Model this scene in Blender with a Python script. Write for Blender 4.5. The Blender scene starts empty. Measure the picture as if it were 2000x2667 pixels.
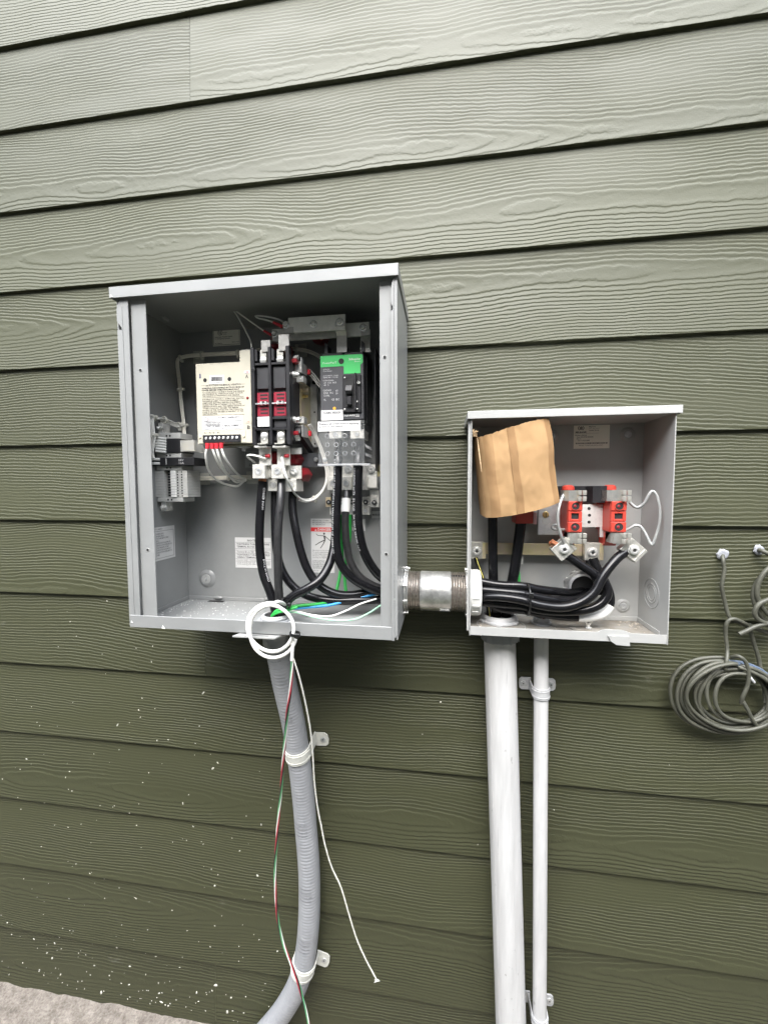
import bpy, bmesh, math, random
from mathutils import Vector, Matrix, noise
from math import radians as R, sin, cos, pi

# ---------------------------------------------------------------- camera, sky, sun, exposure
S = bpy.context.scene
C = S.collection
cam_d = bpy.data.cameras.new('camera')
cam_d.sensor_fit = 'HORIZONTAL'; cam_d.sensor_width = 36.0; cam_d.lens = 36.0*1057.65/2000
cam_d.clip_start = .02; cam_d.clip_end = 600
cam = bpy.data.objects.new('camera', cam_d); C.objects.link(cam)
cam.matrix_world = Matrix(((.98937, -.00494, .14534, 0), (.14537, .05949, -.98759, -.8371), (-.00377, .99822, .05958, 1.30), (0, 0, 0, 1)))
S.camera = cam
W = bpy.data.worlds.new('World'); S.world = W; W.use_nodes = True
nt = W.node_tree; bg = nt.nodes['Background']
sky = nt.nodes.new('ShaderNodeTexSky'); sky.sky_type = 'NISHITA'; sky.sun_disc = False
SUN_EL, SUN_AZ = R(52), R(-4)          # azimuth measured from straight out of the wall (-y) towards +x
sd = Vector((sin(SUN_AZ)*cos(SUN_EL), -cos(SUN_AZ)*cos(SUN_EL), sin(SUN_EL)))
sky.sun_elevation = SUN_EL; sky.sun_rotation = math.atan2(sd.x, sd.y)
sky.air_density = 1.0; sky.dust_density = 6.0; sky.ozone_density = 1.0
hs = nt.nodes.new('ShaderNodeHueSaturation'); hs.inputs['Saturation'].default_value = .6
nt.links.new(sky.outputs[0], hs.inputs['Color']); nt.links.new(hs.outputs[0], bg.inputs[0])
bg.inputs[1].default_value = .06
sun_d = bpy.data.lights.new('sun', 'SUN'); sun_d.energy = 1.5; sun_d.angle = R(70); sun_d.color = (.885, .935, 1)
sun = bpy.data.objects.new('sun', sun_d); C.objects.link(sun)
sun.rotation_euler = sd.to_track_quat('Z', 'Y').to_euler(); sun.location = (1, -3, 4)
S.view_settings.view_transform = 'Standard'; S.view_settings.look = 'None'
S.view_settings.exposure = 2.85; S.view_settings.gamma = 1
S.render.engine = 'CYCLES'

# ---------------------------------------------------------------- helpers
rnd = random.Random(7)
def lin(h):
    h = h.lstrip('#'); f = lambda c: c/12.92 if c <= .04045 else ((c+.055)/1.055)**2.4
    return tuple(f(int(h[i:i+2], 16)/255) for i in (0, 2, 4))
MATS = {}
def mat(name, col, rough=.5, metal=0., var=0., vs=40., bump=0., bs=300., spec=.5, alpha=None, trans=0., col2=None, vdetail=4, stretch=None, coat=0.):
    if name in MATS: return MATS[name]
    m = bpy.data.materials.new(name); m.use_nodes = True; t = m.node_tree; b = t.nodes['Principled BSDF']
    col = lin(col) if isinstance(col, str) else col
    b.inputs['Base Color'].default_value = (*col, 1); b.inputs['Roughness'].default_value = rough
    b.inputs['Metallic'].default_value = metal; b.inputs['Specular IOR Level'].default_value = spec
    b.inputs['Coat Weight'].default_value = coat
    if trans: b.inputs['Transmission Weight'].default_value = trans
    if alpha is not None: b.inputs['Alpha'].default_value = alpha
    if var or bump:
        tc = t.nodes.new('ShaderNodeTexCoord'); src = tc.outputs['Object']
        if stretch:
            mp = t.nodes.new('ShaderNodeMapping'); mp.inputs['Scale'].default_value = stretch
            t.links.new(src, mp.inputs[0]); src = mp.outputs[0]
    if var:
        n = t.nodes.new('ShaderNodeTexNoise'); n.inputs['Scale'].default_value = vs; n.inputs['Detail'].default_value = vdetail
        n.inputs['Roughness'].default_value = .65
        t.links.new(src, n.inputs['Vector'])
        r = t.nodes.new('ShaderNodeMapRange'); r.inputs[1].default_value = .3; r.inputs[2].default_value = .7
        t.links.new(n.outputs[0], r.inputs[0])
        mx = t.nodes.new('ShaderNodeMix'); mx.data_type = 'RGBA'
        c2 = (lin(col2) if isinstance(col2, str) else col2) if col2 else tuple(min(1, c*(1+var)) for c in col)
        c1 = col if col2 else tuple(c*(1-var) for c in col)
        mx.inputs[6].default_value = (*c1, 1); mx.inputs[7].default_value = (*c2, 1)
        t.links.new(r.outputs[0], mx.inputs[0]); t.links.new(mx.outputs[2], b.inputs['Base Color'])
        rr = t.nodes.new('ShaderNodeMapRange'); rr.inputs[3].default_value = max(.02, rough-.08); rr.inputs[4].default_value = min(1, rough+.08)
        t.links.new(n.outputs[0], rr.inputs[0]); t.links.new(rr.outputs[0], b.inputs['Roughness'])
    if bump:
        n2 = t.nodes.new('ShaderNodeTexNoise'); n2.inputs['Scale'].default_value = bs; n2.inputs['Detail'].default_value = 3
        t.links.new(src, n2.inputs['Vector'])
        bp = t.nodes.new('ShaderNodeBump'); bp.inputs['Strength'].default_value = 1; bp.inputs['Distance'].default_value = bump
        t.links.new(n2.outputs[0], bp.inputs['Height']); t.links.new(bp.outputs[0], b.inputs['Normal'])
    MATS[name] = m
    return m

ORG = {}
def tag(o, label=None, cat=None, group=None, kind=None):
    for k, v in (('label', label), ('category', cat), ('group', group), ('kind', kind)):
        if v: o[k] = v
    return o
def thing(name, label, cat, loc, group=None):
    o = bpy.data.objects.new(name, None); o.empty_display_size = .02; C.objects.link(o)
    o.location = loc; ORG[o] = Vector(loc)
    return tag(o, label, cat, group)

def frame(d):
    d = d.normalized(); a = Vector((0, 0, 1)) if abs(d.z) < .9 else Vector((1, 0, 0))
    u = a.cross(d).normalized(); return u, d.cross(u)
def spline(pts, step=.006):
    P_ = [Vector(p) for p in pts]
    if len(P_) == 2: 
        n = max(2, int((P_[1]-P_[0]).length/step)+1); return [P_[0].lerp(P_[1], i/(n-1)) for i in range(n)]
    out = []; Q = [P_[0]*2-P_[1]]+P_+[P_[-1]*2-P_[-2]]
    for i in range(1, len(Q)-2):
        p0, p1, p2, p3 = Q[i-1:i+3]
        t0 = 0; t1 = t0+max(1e-5, (p1-p0).length)**.5; t2 = t1+max(1e-5, (p2-p1).length)**.5; t3 = t2+max(1e-5, (p3-p2).length)**.5
        n = max(2, int((p2-p1).length/step))
        for k in range(n):
            t = t1+(t2-t1)*k/n
            a1 = p0*((t1-t)/(t1-t0))+p1*((t-t0)/(t1-t0)); a2 = p1*((t2-t)/(t2-t1))+p2*((t-t1)/(t2-t1)); a3 = p2*((t3-t)/(t3-t2))+p3*((t-t2)/(t3-t2))
            b1 = a1*((t2-t)/(t2-t0))+a2*((t-t0)/(t2-t0)); b2 = a2*((t3-t)/(t3-t1))+a3*((t-t1)/(t3-t1))
            out.append(b1*((t2-t)/(t2-t1))+b2*((t-t1)/(t2-t1)))
    out.append(P_[-1]); return out
def frames(path):
    n = len(path); T = []
    for i in range(n):
        d = path[min(i+1, n-1)]-path[max(i-1, 0)]
        T.append(d.normalized() if d.length > 1e-9 else Vector((0, 0, 1)))
    u, v = frame(T[0]); U = [u]
    for i in range(1, n):
        u = U[-1]-T[i]*U[-1].dot(T[i])
        U.append(u.normalized() if u.length > 1e-6 else frame(T[i])[0])
    return T, U, [T[i].cross(U[i]) for i in range(n)]

class MB:
    def __init__(s): s.v = []; s.f = []; s.T = None
    def add(s, vs, fs):
        o = len(s.v)
        s.v += [(s.T @ Vector(p)) if s.T else Vector(p) for p in vs]
        s.f += [tuple(i+o for i in f) for f in fs]; return s
    def box(s, x0, x1, y0, y1, z0, z1, c=.0006):
        x0, x1 = min(x0, x1), max(x0, x1); y0, y1 = min(y0, y1), max(y0, y1); z0, z1 = min(z0, z1), max(z0, z1)
        c = min(c, (x1-x0)*.3, (y1-y0)*.3, (z1-z0)*.3)
        X, Y, Z = (x0, x1), (y0, y1), (z0, z1); sg = (1, -1); vs = []; idx = {}
        for i in (0, 1):
            for j in (0, 1):
                for k in (0, 1):
                    for a in range(3):
                        p = [X[i], Y[j], Z[k]]
                        for b, q in ((0, i), (1, j), (2, k)):
                            if b != a: p[b] += c*sg[q]
                        idx[i, j, k, a] = len(vs); vs.append(tuple(p))
        fs = []
        for a in range(3):
            b, d = [q for q in range(3) if q != a]
            for e in (0, 1):
                loop = []
                for p, q in ((0, 0), (1, 0), (1, 1), (0, 1)):
                    k = [0, 0, 0]; k[a] = e; k[b] = p; k[d] = q; loop.append(idx[(*k, a)])
                fs.append(tuple(loop))
            for p in (0, 1):
                for q in (0, 1):
                    k0 = [0, 0, 0]; k0[b] = p; k0[d] = q; k1 = list(k0); k1[a] = 1
                    fs.append((idx[(*k0, b)], idx[(*k1, b)], idx[(*k1, d)], idx[(*k0, d)]))
        for i in (0, 1):
            for j in (0, 1):
                for k in (0, 1): fs.append(tuple(idx[i, j, k, a] for a in range(3)))
        return s.add(vs, fs)
    def prism(s, poly, y0, y1, axis='y'):
        n = len(poly)
        mk = {'y': lambda p, h: (p[0], h, p[1]), 'x': lambda p, h: (h, p[0], p[1]), 'z': lambda p, h: (p[0], p[1], h)}[axis]
        vs = [mk(p, y0) for p in poly]+[mk(p, y1) for p in poly]
        fs = [tuple(range(n)), tuple(range(2*n-1, n-1, -1))]+[(i, (i+1) % n, n+(i+1) % n, n+i) for i in range(n)]
        return s.add(vs, fs)
    def lathe(s, base, axis, prof, n=20, close=False):
        base = Vector(base); d = Vector(axis).normalized(); u, v = frame(d); vs = []; fs = []
        for r, h in prof:
            for i in range(n):
                a = 2*pi*i/n; vs.append(base+d*h+(u*cos(a)+v*sin(a))*r)
        m = len(prof)
        for j in range(m-1):
            for i in range(n): fs.append((j*n+i, j*n+(i+1) % n, (j+1)*n+(i+1) % n, (j+1)*n+i))
        if close:
            for i in range(n): fs.append(((m-1)*n+i, (m-1)*n+(i+1) % n, (i+1) % n, i))
        else:
            if prof[0][0] > 1e-6: fs.append(tuple(range(n-1, -1, -1)))
            if prof[-1][0] > 1e-6: fs.append(tuple((m-1)*n+i for i in range(n)))
        return s.add(vs, fs)
    def cyl(s, p0, p1, r, n=16, r2=None, c=0.):
        p0 = Vector(p0); p1 = Vector(p1); L = (p1-p0).length; r2 = r if r2 is None else r2
        pr = [(r-c, 0), (r, c), (r2, L-c), (r2-c, L)] if c else [(r, 0), (r2, L)]
        return s.lathe(p0, p1-p0, pr, n)
    def ring(s, p, axis, r0, r1, h, n=28, c=.0004):
        return s.lathe(p, axis, [(r0, 0), (r1-c, 0), (r1, c), (r1, h-c), (r1-c, h), (r0, h)], n, close=True)
    def tube(s, path, r, n=10, closed=False, prof=None):
        path = [Vector(p) for p in path]; T, U, V_ = frames(path); vs = []; fs = []; m = len(path)
        for i in range(m):
            rr = r(i/(m-1)) if callable(r) else r
            for k in range(n):
                a = 2*pi*k/n; q = prof(i, k) if prof else 1
                vs.append(path[i]+(U[i]*cos(a)+V_[i]*sin(a))*rr*q)
        for i in range(m-1 if not closed else m):
            j = (i+1) % m
            for k in range(n): fs.append((i*n+k, i*n+(k+1) % n, j*n+(k+1) % n, j*n+k))
        if not closed: fs += [tuple(range(n-1, -1, -1)), tuple((m-1)*n+k for k in range(n))]
        return s.add(vs, fs)
    def sphere(s, c, r, n=10, m=6, sz=1.):
        return s.lathe(Vector(c)-Vector((0, 0, r*sz)), (0, 0, 1), [(max(1e-7, r*sin(pi*j/m)), r*sz*(1-cos(pi*j/m))) for j in range(m+1)], n)
    def build(s, name, m, parent=None, label=None, ang=35, loc=None):
        root = parent
        while root is not None and root.parent: root = root.parent
        off = ORG[root] if root is not None else (Vector(loc) if loc is not None else None)
        if off is None:
            n = len(s.v); off = Vector((sum(p.x for p in s.v)/n, sum(p.y for p in s.v)/n, min(p.z for p in s.v)))
        me = bpy.data.meshes.new(name); me.from_pydata([p-off for p in s.v], [], s.f)
        bm = bmesh.new(); bm.from_mesh(me); bmesh.ops.recalc_face_normals(bm, faces=bm.faces); bm.to_mesh(me); bm.free()
        me.polygons.foreach_set('use_smooth', [True]*len(me.polygons)); me.set_sharp_from_angle(angle=R(ang))
        me.materials.append(m)
        o = bpy.data.objects.new(name, me); C.objects.link(o)
        if parent is not None: o.parent = parent
        else: o.location = off; ORG[o] = off
        if label: o['label'] = label
        return o

def text(s, x0, z0, x1, z1, m, parent, at_=None, ux=(1, 0, 0), uz=(0, 0, 1), name='lettering', fill=True, y=None, bold=0.):
    """flat print: the string stretched into the rectangle x0..x1, z0..z1 (metres, in the plane at_, ux, uz)"""
    cu = bpy.data.curves.new('t', 'FONT'); cu.body = s; cu.size = 1; cu.resolution_u = 1; cu.offset = bold; cu.space_line = 1.0
    ob = bpy.data.objects.new('t', cu); me = bpy.data.meshes.new_from_object(ob)
    bpy.data.objects.remove(ob); bpy.data.curves.remove(cu)
    if len(me.vertices) == 0: return None
    xs = [v.co.x for v in me.vertices]; ys = [v.co.y for v in me.vertices]
    ax, bx, ay, by = min(xs), max(xs), min(ys), max(ys)
    sx = (x1-x0)/(bx-ax); sy = (z1-z0)/max(1e-6, by-ay)
    if not fill: sx = min(sx, sy*1.1)
    o_ = Vector(at_) if at_ is not None else Vector((0, y, 0)); U = Vector(ux); Z = Vector(uz)
    root = parent
    while root.parent: root = root.parent
    off = ORG[root]
    for v in me.vertices: v.co = o_+U*(x0+(v.co.x-ax)*sx)+Z*(z0+(v.co.y-ay)*sy)-off
    me.materials.clear(); me.materials.append(m)
    o = bpy.data.objects.new(name, me); me.name = name; C.objects.link(o); o.parent = parent
    return o

def wrap_text(s, path, r, s0, h, theta, m, parent, name='lettering'):
    """print along a cable: the string runs along the path from arc length s0, curved round its surface"""
    cu = bpy.data.curves.new('t', 'FONT'); cu.body = s; cu.size = 1; cu.resolution_u = 1
    ob = bpy.data.objects.new('t', cu); me = bpy.data.meshes.new_from_object(ob)
    bpy.data.objects.remove(ob); bpy.data.curves.remove(cu)
    T, U, V_ = frames(path); L = [0.]
    for i in range(1, len(path)): L.append(L[-1]+(path[i]-path[i-1]).length)
    root = parent
    while root.parent: root = root.parent
    off = ORG[root]; sc = h/.7
    for v in me.vertices:
        d = min(max(s0+v.co.x*sc, 0), L[-1]-1e-6); i = 0
        while L[i+1] < d: i += 1
        t = (d-L[i])/max(1e-9, L[i+1]-L[i]); p = path[i].lerp(path[i+1], t)
        u = U[i].lerp(U[i+1], t); w = V_[i].lerp(V_[i+1], t)
        a = theta+(v.co.y-.35)*sc/r
        v.co = p+(u*cos(a)+w*sin(a))*(r+.0003)-off
    me.materials.clear(); me.materials.append(m)
    o = bpy.data.objects.new(name, me); me.name = name; C.objects.link(o); o.parent = parent
    return o

def copy_tree(o, parent=None):
    c = o.copy(); C.objects.link(c); c.parent = parent
    if o in ORG: ORG[c] = ORG[o].copy()
    for ch in list(o.children): copy_tree(ch, c)
    return c

# ---------------------------------------------------------------- siding
def siding_material():
    m = bpy.data.materials.new('painted fibre cement'); m.use_nodes = True; t = m.node_tree; N = t.nodes; Lk = t.links; b = N['Principled BSDF']
    def math_(op, a, c=None, d=None, clamp=False):
        n = N.new('ShaderNodeMath'); n.operation = op; n.use_clamp = clamp
        for i, q in enumerate((a, c, d)):
            if q is None: continue
            if isinstance(q, (int, float)): n.inputs[i].default_value = q
            else: Lk.new(q, n.inputs[i])
        return n.outputs[0]
    def noise_(vec, scale, detail=2, rough=.5):
        n = N.new('ShaderNodeTexNoise'); n.inputs['Scale'].default_value = scale; n.inputs['Detail'].default_value = detail; n.inputs['Roughness'].default_value = rough
        Lk.new(vec, n.inputs['Vector']); return n.outputs[0]
    def mapping(vec, sc):
        n = N.new('ShaderNodeMapping'); n.inputs['Scale'].default_value = sc; Lk.new(vec, n.inputs[0]); return n.outputs[0]
    tc = N.new('ShaderNodeTexCoord'); oi = N.new('ShaderNodeObjectInfo')
    seed = N.new('ShaderNodeVectorMath'); seed.operation = 'MULTIPLY_ADD'
    cx = N.new('ShaderNodeCombineXYZ')
    for i, k in enumerate((37., 11., 23.)): Lk.new(math_('MULTIPLY', oi.outputs['Random'], k), cx.inputs[i])
    va = N.new('ShaderNodeVectorMath'); va.operation = 'ADD'; Lk.new(tc.outputs['Object'], va.inputs[0]); Lk.new(cx.outputs[0], va.inputs[1])
    vec = va.outputs[0]; sp = N.new('ShaderNodeSeparateXYZ'); Lk.new(tc.outputs['Object'], sp.inputs[0])
    # cathedral grain: growth rings stepping away from a wandering heart line, tips pointing along the board
    wander = noise_(mapping(vec, (.8, 0, .01)), 1, 2, .5)
    tips = noise_(mapping(vec, (1.15, 0, 1.6)), 1, 2, .45)
    mid = noise_(mapping(vec, (10, 0, 22)), 1, 3, .5)
    fine = noise_(mapping(vec, (60, 0, 60)), 1, 3, .6)
    heart = math_('ADD', math_('MULTIPLY_ADD', oi.outputs['Random'], .26, -.06), math_('MULTIPLY', math_('SUBTRACT', wander, .5), .10))
    d = math_('MULTIPLY', math_('SUBTRACT', sp.outputs[2], heart), 158.)
    ph = math_('SQRT', math_('MULTIPLY_ADD', d, d, 20.))
    ph = math_('ADD', ph, math_('MULTIPLY', tips, 19.))
    ph = math_('ADD', ph, math_('MULTIPLY', mid, 1.5)); ph = math_('ADD', ph, math_('MULTIPLY', fine, .6))
    fr = math_('FRACT', ph)
    up = math_('DIVIDE', fr, .70); dn = math_('DIVIDE', math_('SUBTRACT', 1., fr), .30)
    g = N.new('ShaderNodeMapRange'); g.interpolation_type = 'SMOOTHSTEP'; g.inputs[1].default_value = 0.; g.inputs[2].default_value = 1.
    Lk.new(math_('MINIMUM', up, dn), g.inputs[0])
    amp = noise_(mapping(vec, (2.2, 0, 12)), 1, 2, .5)
    ar = N.new('ShaderNodeMapRange'); ar.inputs[1].default_value = .3; ar.inputs[2].default_value = .55; ar.inputs[3].default_value = .25; ar.inputs[4].default_value = 1.05
    Lk.new(amp, ar.inputs[0])
    grit = noise_(mapping(vec, (420, 420, 420)), 1, 3, .6)
    h = math_('MULTIPLY_ADD', math_('MULTIPLY', g.outputs[0], ar.outputs[0]), .00072, math_('MULTIPLY', grit, .00022))
    bp = N.new('ShaderNodeBump'); bp.inputs['Strength'].default_value = 1; bp.inputs['Distance'].default_value = 1.0
    Lk.new(h, bp.inputs['Height']); Lk.new(bp.outputs[0], b.inputs['Normal'])
    blot = noise_(mapping(tc.outputs['Object'], (3, 3, 9)), 1, 4, .6)
    mx = N.new('ShaderNodeMix'); mx.data_type = 'RGBA'
    mx.inputs[6].default_value = (.0390, .0414, .0180, 1); mx.inputs[7].default_value = (.0502, .0528, .0240, 1)
    Lk.new(blot, mx.inputs[0])
    sc1 = noise_(mapping(vec, (7, 7, 12)), 1, 3, .6); sc2 = noise_(mapping(vec, (60, 60, 160)), 1, 3, .6)
    sr = N.new('ShaderNodeMapRange'); sr.inputs[1].default_value = .66; sr.inputs[2].default_value = .76; sr.inputs[4].default_value = .55; Lk.new(sc1, sr.inputs[0])
    s2 = N.new('ShaderNodeMapRange'); s2.inputs[1].default_value = .5; s2.inputs[2].default_value = .68; Lk.new(sc2, s2.inputs[0])
    m2 = N.new('ShaderNodeMix'); m2.data_type = 'RGBA'; m2.inputs[7].default_value = (.20, .20, .16, 1); Lk.new(math_('MULTIPLY', sr.outputs[0], s2.outputs[0]), m2.inputs[0]); Lk.new(mx.outputs[2], m2.inputs[6])
    hv = N.new('ShaderNodeHueSaturation'); Lk.new(m2.outputs[2], hv.inputs['Color']); Lk.new(math_('MULTIPLY_ADD', math_('FRACT', math_('MULTIPLY', oi.outputs['Random'], 7.3)), .14, .93), hv.inputs['Value'])
    Lk.new(hv.outputs[0], b.inputs['Base Color'])
    rr = N.new('ShaderNodeMapRange'); rr.inputs[3].default_value = .54; rr.inputs[4].default_value = .66; Lk.new(blot, rr.inputs[0]); Lk.new(rr.outputs[0], b.inputs['Roughness'])
    b.inputs['Specular IOR Level'].default_value = .58
    return m
M_SIDE = siding_material()
LAP, THK, Z0 = .1778, .008, .9932+1.30
wall = thing('siding_wall', 'olive green lap siding wall with embossed wood grain behind both boxes', 'wall', (-.2, .02, 0))
def plank(x0, x1, zb, h=LAP*1.17):
    m = MB(); dy = THK*h/LAP; c = .0008
    # section: bottom front, bottom back, top back, top front, leaning back into the lap above
    sec = [(0+c*.2, zb), (THK, zb), (THK+dy, zb+h), (dy, zb+h), (0, zb+c)]
    m.prism(sec, x0, x1, 'x'); return m
def add_plank(x0, x1, zb, h=LAP*1.17):
    m = plank(x0, x1, zb, h); off = Vector(((x0+x1)/2, 0, zb))
    me = bpy.data.meshes.new('plank'); me.from_pydata([p-off for p in m.v], [], m.f)
    bm = bmesh.new(); bm.from_mesh(me); bmesh.ops.recalc_face_normals(bm, faces=bm.faces); bm.to_mesh(me); bm.free()
    me.materials.append(M_SIDE); o = bpy.data.objects.new('plank', me); C.objects.link(o); o.parent = wall
    o.location = off-ORG[wall]
XA, XB = -2.6, 2.0
JOINTS = {1: -0.5325, 8: -0.5366, 13: -0.5403}
for k in range(-3, 14):
    zb = Z0-LAP*k
    if k in JOINTS:
        j = JOINTS[k]; add_plank(XA, j-.0003, zb); add_plank(j+.0003, XB, zb)
    else: add_plank(XA, XB, zb)
m = MB(); m.box(XA, XB, .026, .05, -.05, Z0+LAP*4.2); m.build('sheathing', mat('sheathing', '#3b3a36', .9, var=.1), wall)

# ---------------------------------------------------------------- ground
def ground_material():
    m = bpy.data.materials.new('dusty ground'); m.use_nodes = True; t = m.node_tree; N = t.nodes; Lk = t.links; b = N['Principled BSDF']
    tc = N.new('ShaderNodeTexCoord')
    def nz(sc, d=4, r=.6):
        n = N.new('ShaderNodeTexNoise'); n.inputs['Scale'].default_value = sc; n.inputs['Detail'].default_value = d; n.inputs['Roughness'].default_value = r
        Lk.new(tc.outputs['Object'], n.inputs['Vector']); return n.outputs[0]
    a = nz(30, 6, .7); f = nz(190, 6, .75)
    cr = N.new('ShaderNodeValToRGB'); e = cr.color_ramp.elements
    e[0].position = .38; e[0].color = (.12, .100, .083, 1); e[1].position = .62; e[1].color = (.34, .305, .262, 1)
    mx = N.new('ShaderNodeMath'); mx.operation = 'MULTIPLY_ADD'; mx.inputs[1].default_value = .5
    Lk.new(f, mx.inputs[0]); m2 = N.new('ShaderNodeMath'); m2.operation = 'MULTIPLY'; m2.inputs[1].default_value = .5; Lk.new(a, m2.inputs[0]); Lk.new(m2.outputs[0], mx.inputs[2])
    Lk.new(mx.outputs[0], cr.inputs[0])
    # unseen dark lawn added further out, so less light bounces up under the boards
    sp = N.new('ShaderNodeSeparateXYZ'); Lk.new(tc.outputs['Object'], sp.inputs[0])
    ad = N.new('ShaderNodeMath'); ad.operation = 'MULTIPLY_ADD'; ad.inputs[1].default_value = .25; Lk.new(nz(7), ad.inputs[0]); Lk.new(sp.outputs[1], ad.inputs[2])
    rg = N.new('ShaderNodeMapRange'); rg.inputs[1].default_value = -.40; rg.inputs[2].default_value = -.52; Lk.new(ad.outputs[0], rg.inputs[0])
    gr = N.new('ShaderNodeMix'); gr.data_type = 'RGBA'; gr.inputs[6].default_value = (.025, .036, .012, 1); gr.inputs[7].default_value = (.05, .065, .022, 1); Lk.new(nz(60), gr.inputs[0])
    fx = N.new('ShaderNodeMix'); fx.data_type = 'RGBA'; Lk.new(rg.outputs[0], fx.inputs[0]); Lk.new(cr.outputs[0], fx.inputs[6]); Lk.new(gr.outputs[2], fx.inputs[7])
    Lk.new(fx.outputs[2], b.inputs['Base Color']); b.inputs['Roughness'].default_value = .95
    bp = N.new('ShaderNodeBump'); bp.inputs['Distance'].default_value = .007; Lk.new(mx.outputs[0], bp.inputs['Height']); Lk.new(bp.outputs[0], b.inputs['Normal'])
    return m
def grid_axis(a, b, n): return [a+(b-a)*i/n for i in range(n+1)]
gx = [-250, -60, -12]+grid_axis(-2.6, 2, 184)+[12, 60, 250]; gy = [-300, -60, -10, -3]+grid_axis(-1.1, .06, 46)+[4, 60, 300]
vs = []; fs = []
for y in gy:
    for x in gx:
        z = 0.
        if -2.7 < x < 2.1 and -1.2 < y < .1:
            z = .006*noise.noise((x*7, y*7, 3))+.005*noise.noise((x*24, y*24, 8))+.005*noise.noise((x*60, y*60, 1))
            if y > .045: z -= .03
        vs.append((x, y, z))
nx = len(gx)
for j in range(len(gy)-1):
    for i in range(nx-1): fs.append((j*nx+i, j*nx+i+1, (j+1)*nx+i+1, (j+1)*nx+i))
g = MB(); g.add(vs, fs); o = g.build('ground', ground_material(), loc=(0, 0, 0), ang=80); tag(o, kind='structure')
m = MB(); r_ = random.Random(3)
for i in range(170):
    x = r_.uniform(-1.5, .9); y = -abs(r_.gauss(0, .14))-.012; s_ = r_.uniform(.002, .006)*(1 if r_.random() < .93 else 2)
    z = .006*noise.noise((x*7, y*7, 3))+.005*noise.noise((x*24, y*24, 8))
    m.T = Matrix.Translation((x, y, z+s_*.3)) @ Matrix.Rotation(r_.uniform(0, 6), 4, 'Z') @ Matrix.Rotation(r_.uniform(-.5, .5), 4, 'X')
    m.lathe((0, 0, -s_*.6), (0, 0, 1), [(s_*.3, 0), (s_*r_.uniform(.7, 1.1), s_*.4), (s_*r_.uniform(.5, .9), s_*.9), (s_*.2, s_*1.2)], 6)
o = m.build('gravel', mat('gravel', '#8d857c', .9, var=.35, vs=60), ang=60); tag(o, 'small pale gravel scattered over the dusty ground along the wall', 'gravel', kind='stuff')

# ---------------------------------------------------------------- unseen house added behind the viewer: blocks low sky, bounces fill light
nb = thing('added_sky_blocker', 'plain taupe house block added unseen behind the viewer to shade the low sky', 'house', (0, -3.1, 0))
m = MB(); m.box(-9, 9, -8.5, -3.1, -.05, 3.4); m.build('wall', mat('pale taupe fill wall', (.42, .40, .37), .8, var=.15, vs=3), nb)  # pale tone chosen to throw fill light back into the boxes
m = MB(); m.prism([(-2.7, 3.25), (-2.7, 3.4), (-5.8, 5.2), (-8.9, 3.4), (-8.9, 3.25)], -9.4, 9.4, 'x'); m.build('roof', mat('shingle roof', (.04, .04, .042), .9, var=.2, vs=20), nb)

# ---------------------------------------------------------------- large grey enclosure
M_ENC = mat('grey powder coat', (.246, .252, .248), .36, var=.07, vs=12, vdetail=9, spec=.6, bump=.00003, bs=900)
M_ENC2 = mat('light grey powder coat', (.375, .378, .366), .38, var=.08, vs=12, vdetail=9, spec=.65, bump=.00003, bs=900)
M_DARKGAP = mat('black hole shade', (.012, .012, .012), .7)  # near-black colour standing in for the shade inside holes, slots and recesses
M_STEEL = mat('zinc steel', (.58, .59, .59), .36, .6, var=.12, vs=120)
M_CAST = mat('dull aluminium', (.66, .66, .63), .42, .35, var=.1, vs=150, bump=.00003, bs=1500)
M_BLACKP = mat('black plastic', (.018, .018, .02), .42, var=.2, vs=60)
M_WHITEP = mat('white plastic', (.74, .74, .71), .4, var=.03, vs=60)
M_PAPER = mat('white sticker', (.58, .58, .57), .55, var=.02, vs=40)
M_INK = mat('black ink', (.02, .02, .022), .6)
BX0, BX1, BZ0, BZ1, BY = -.5715, -.0745, 1.046, 1.650, -.178
T_ = .0022
box = thing('transfer_switch_enclosure', 'larger grey open-front steel switch box on the left', 'electrical box', ((BX0+BX1)/2, 0, BZ0))
m = MB(); m.box(BX0, BX1, -.004, -.0015, BZ0, BZ1); m.build('back_panel', M_ENC, box)
m = MB(); m.box(BX0, BX0+T_, BY, -.0045, BZ0, BZ1-.004); m.build('side_wall', M_ENC, box)
m = MB(); m.box(BX1-T_, BX1, BY, -.0045, BZ0, BZ1-.004); m.build('side_wall', M_ENC, box)
m = MB(); m.box(BX0+T_+.0002, BX1-T_-.0002, BY+.003, -.0045, BZ0+.002, BZ0+.0045)
m.box(BX0+T_+.0002, BX1-T_-.0002, -.0075, -.0045, BZ0+.0047, BZ0+.0125); m.box(BX0+T_+.0003, BX0+T_+.0022, BY+.012, -.0078, BZ0+.0047, BZ0+.0125)
m.build('floor_panel', M_ENC, box)
m = MB(); m.box(BX0+T_, BX1-T_, BY+.003, -.0045, BZ1-.012, BZ1-.0095); m.build('ceiling_panel', M_ENC, box)
# rain cover: front drip edge, top, side skirts
cv = MB(); cx0, cx1, cyf = -.5800, -.0720, -.1845
cv.box(cx0, cx1, cyf, cyf+.0022, 1.6325, 1.6515, .001); cv.box(cx0, cx1, cyf+.0024, -.003, 1.6492, 1.6515, .0005)
cv.box(cx0, cx0+.0022, cyf+.0024, -.003, 1.6335, 1.649, .0005); cv.box(cx1-.0022, cx1, cyf+.0024, -.003, 1.6335, 1.649, .0005)
cv.build('rain_cover', M_ENC, box)
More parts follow.
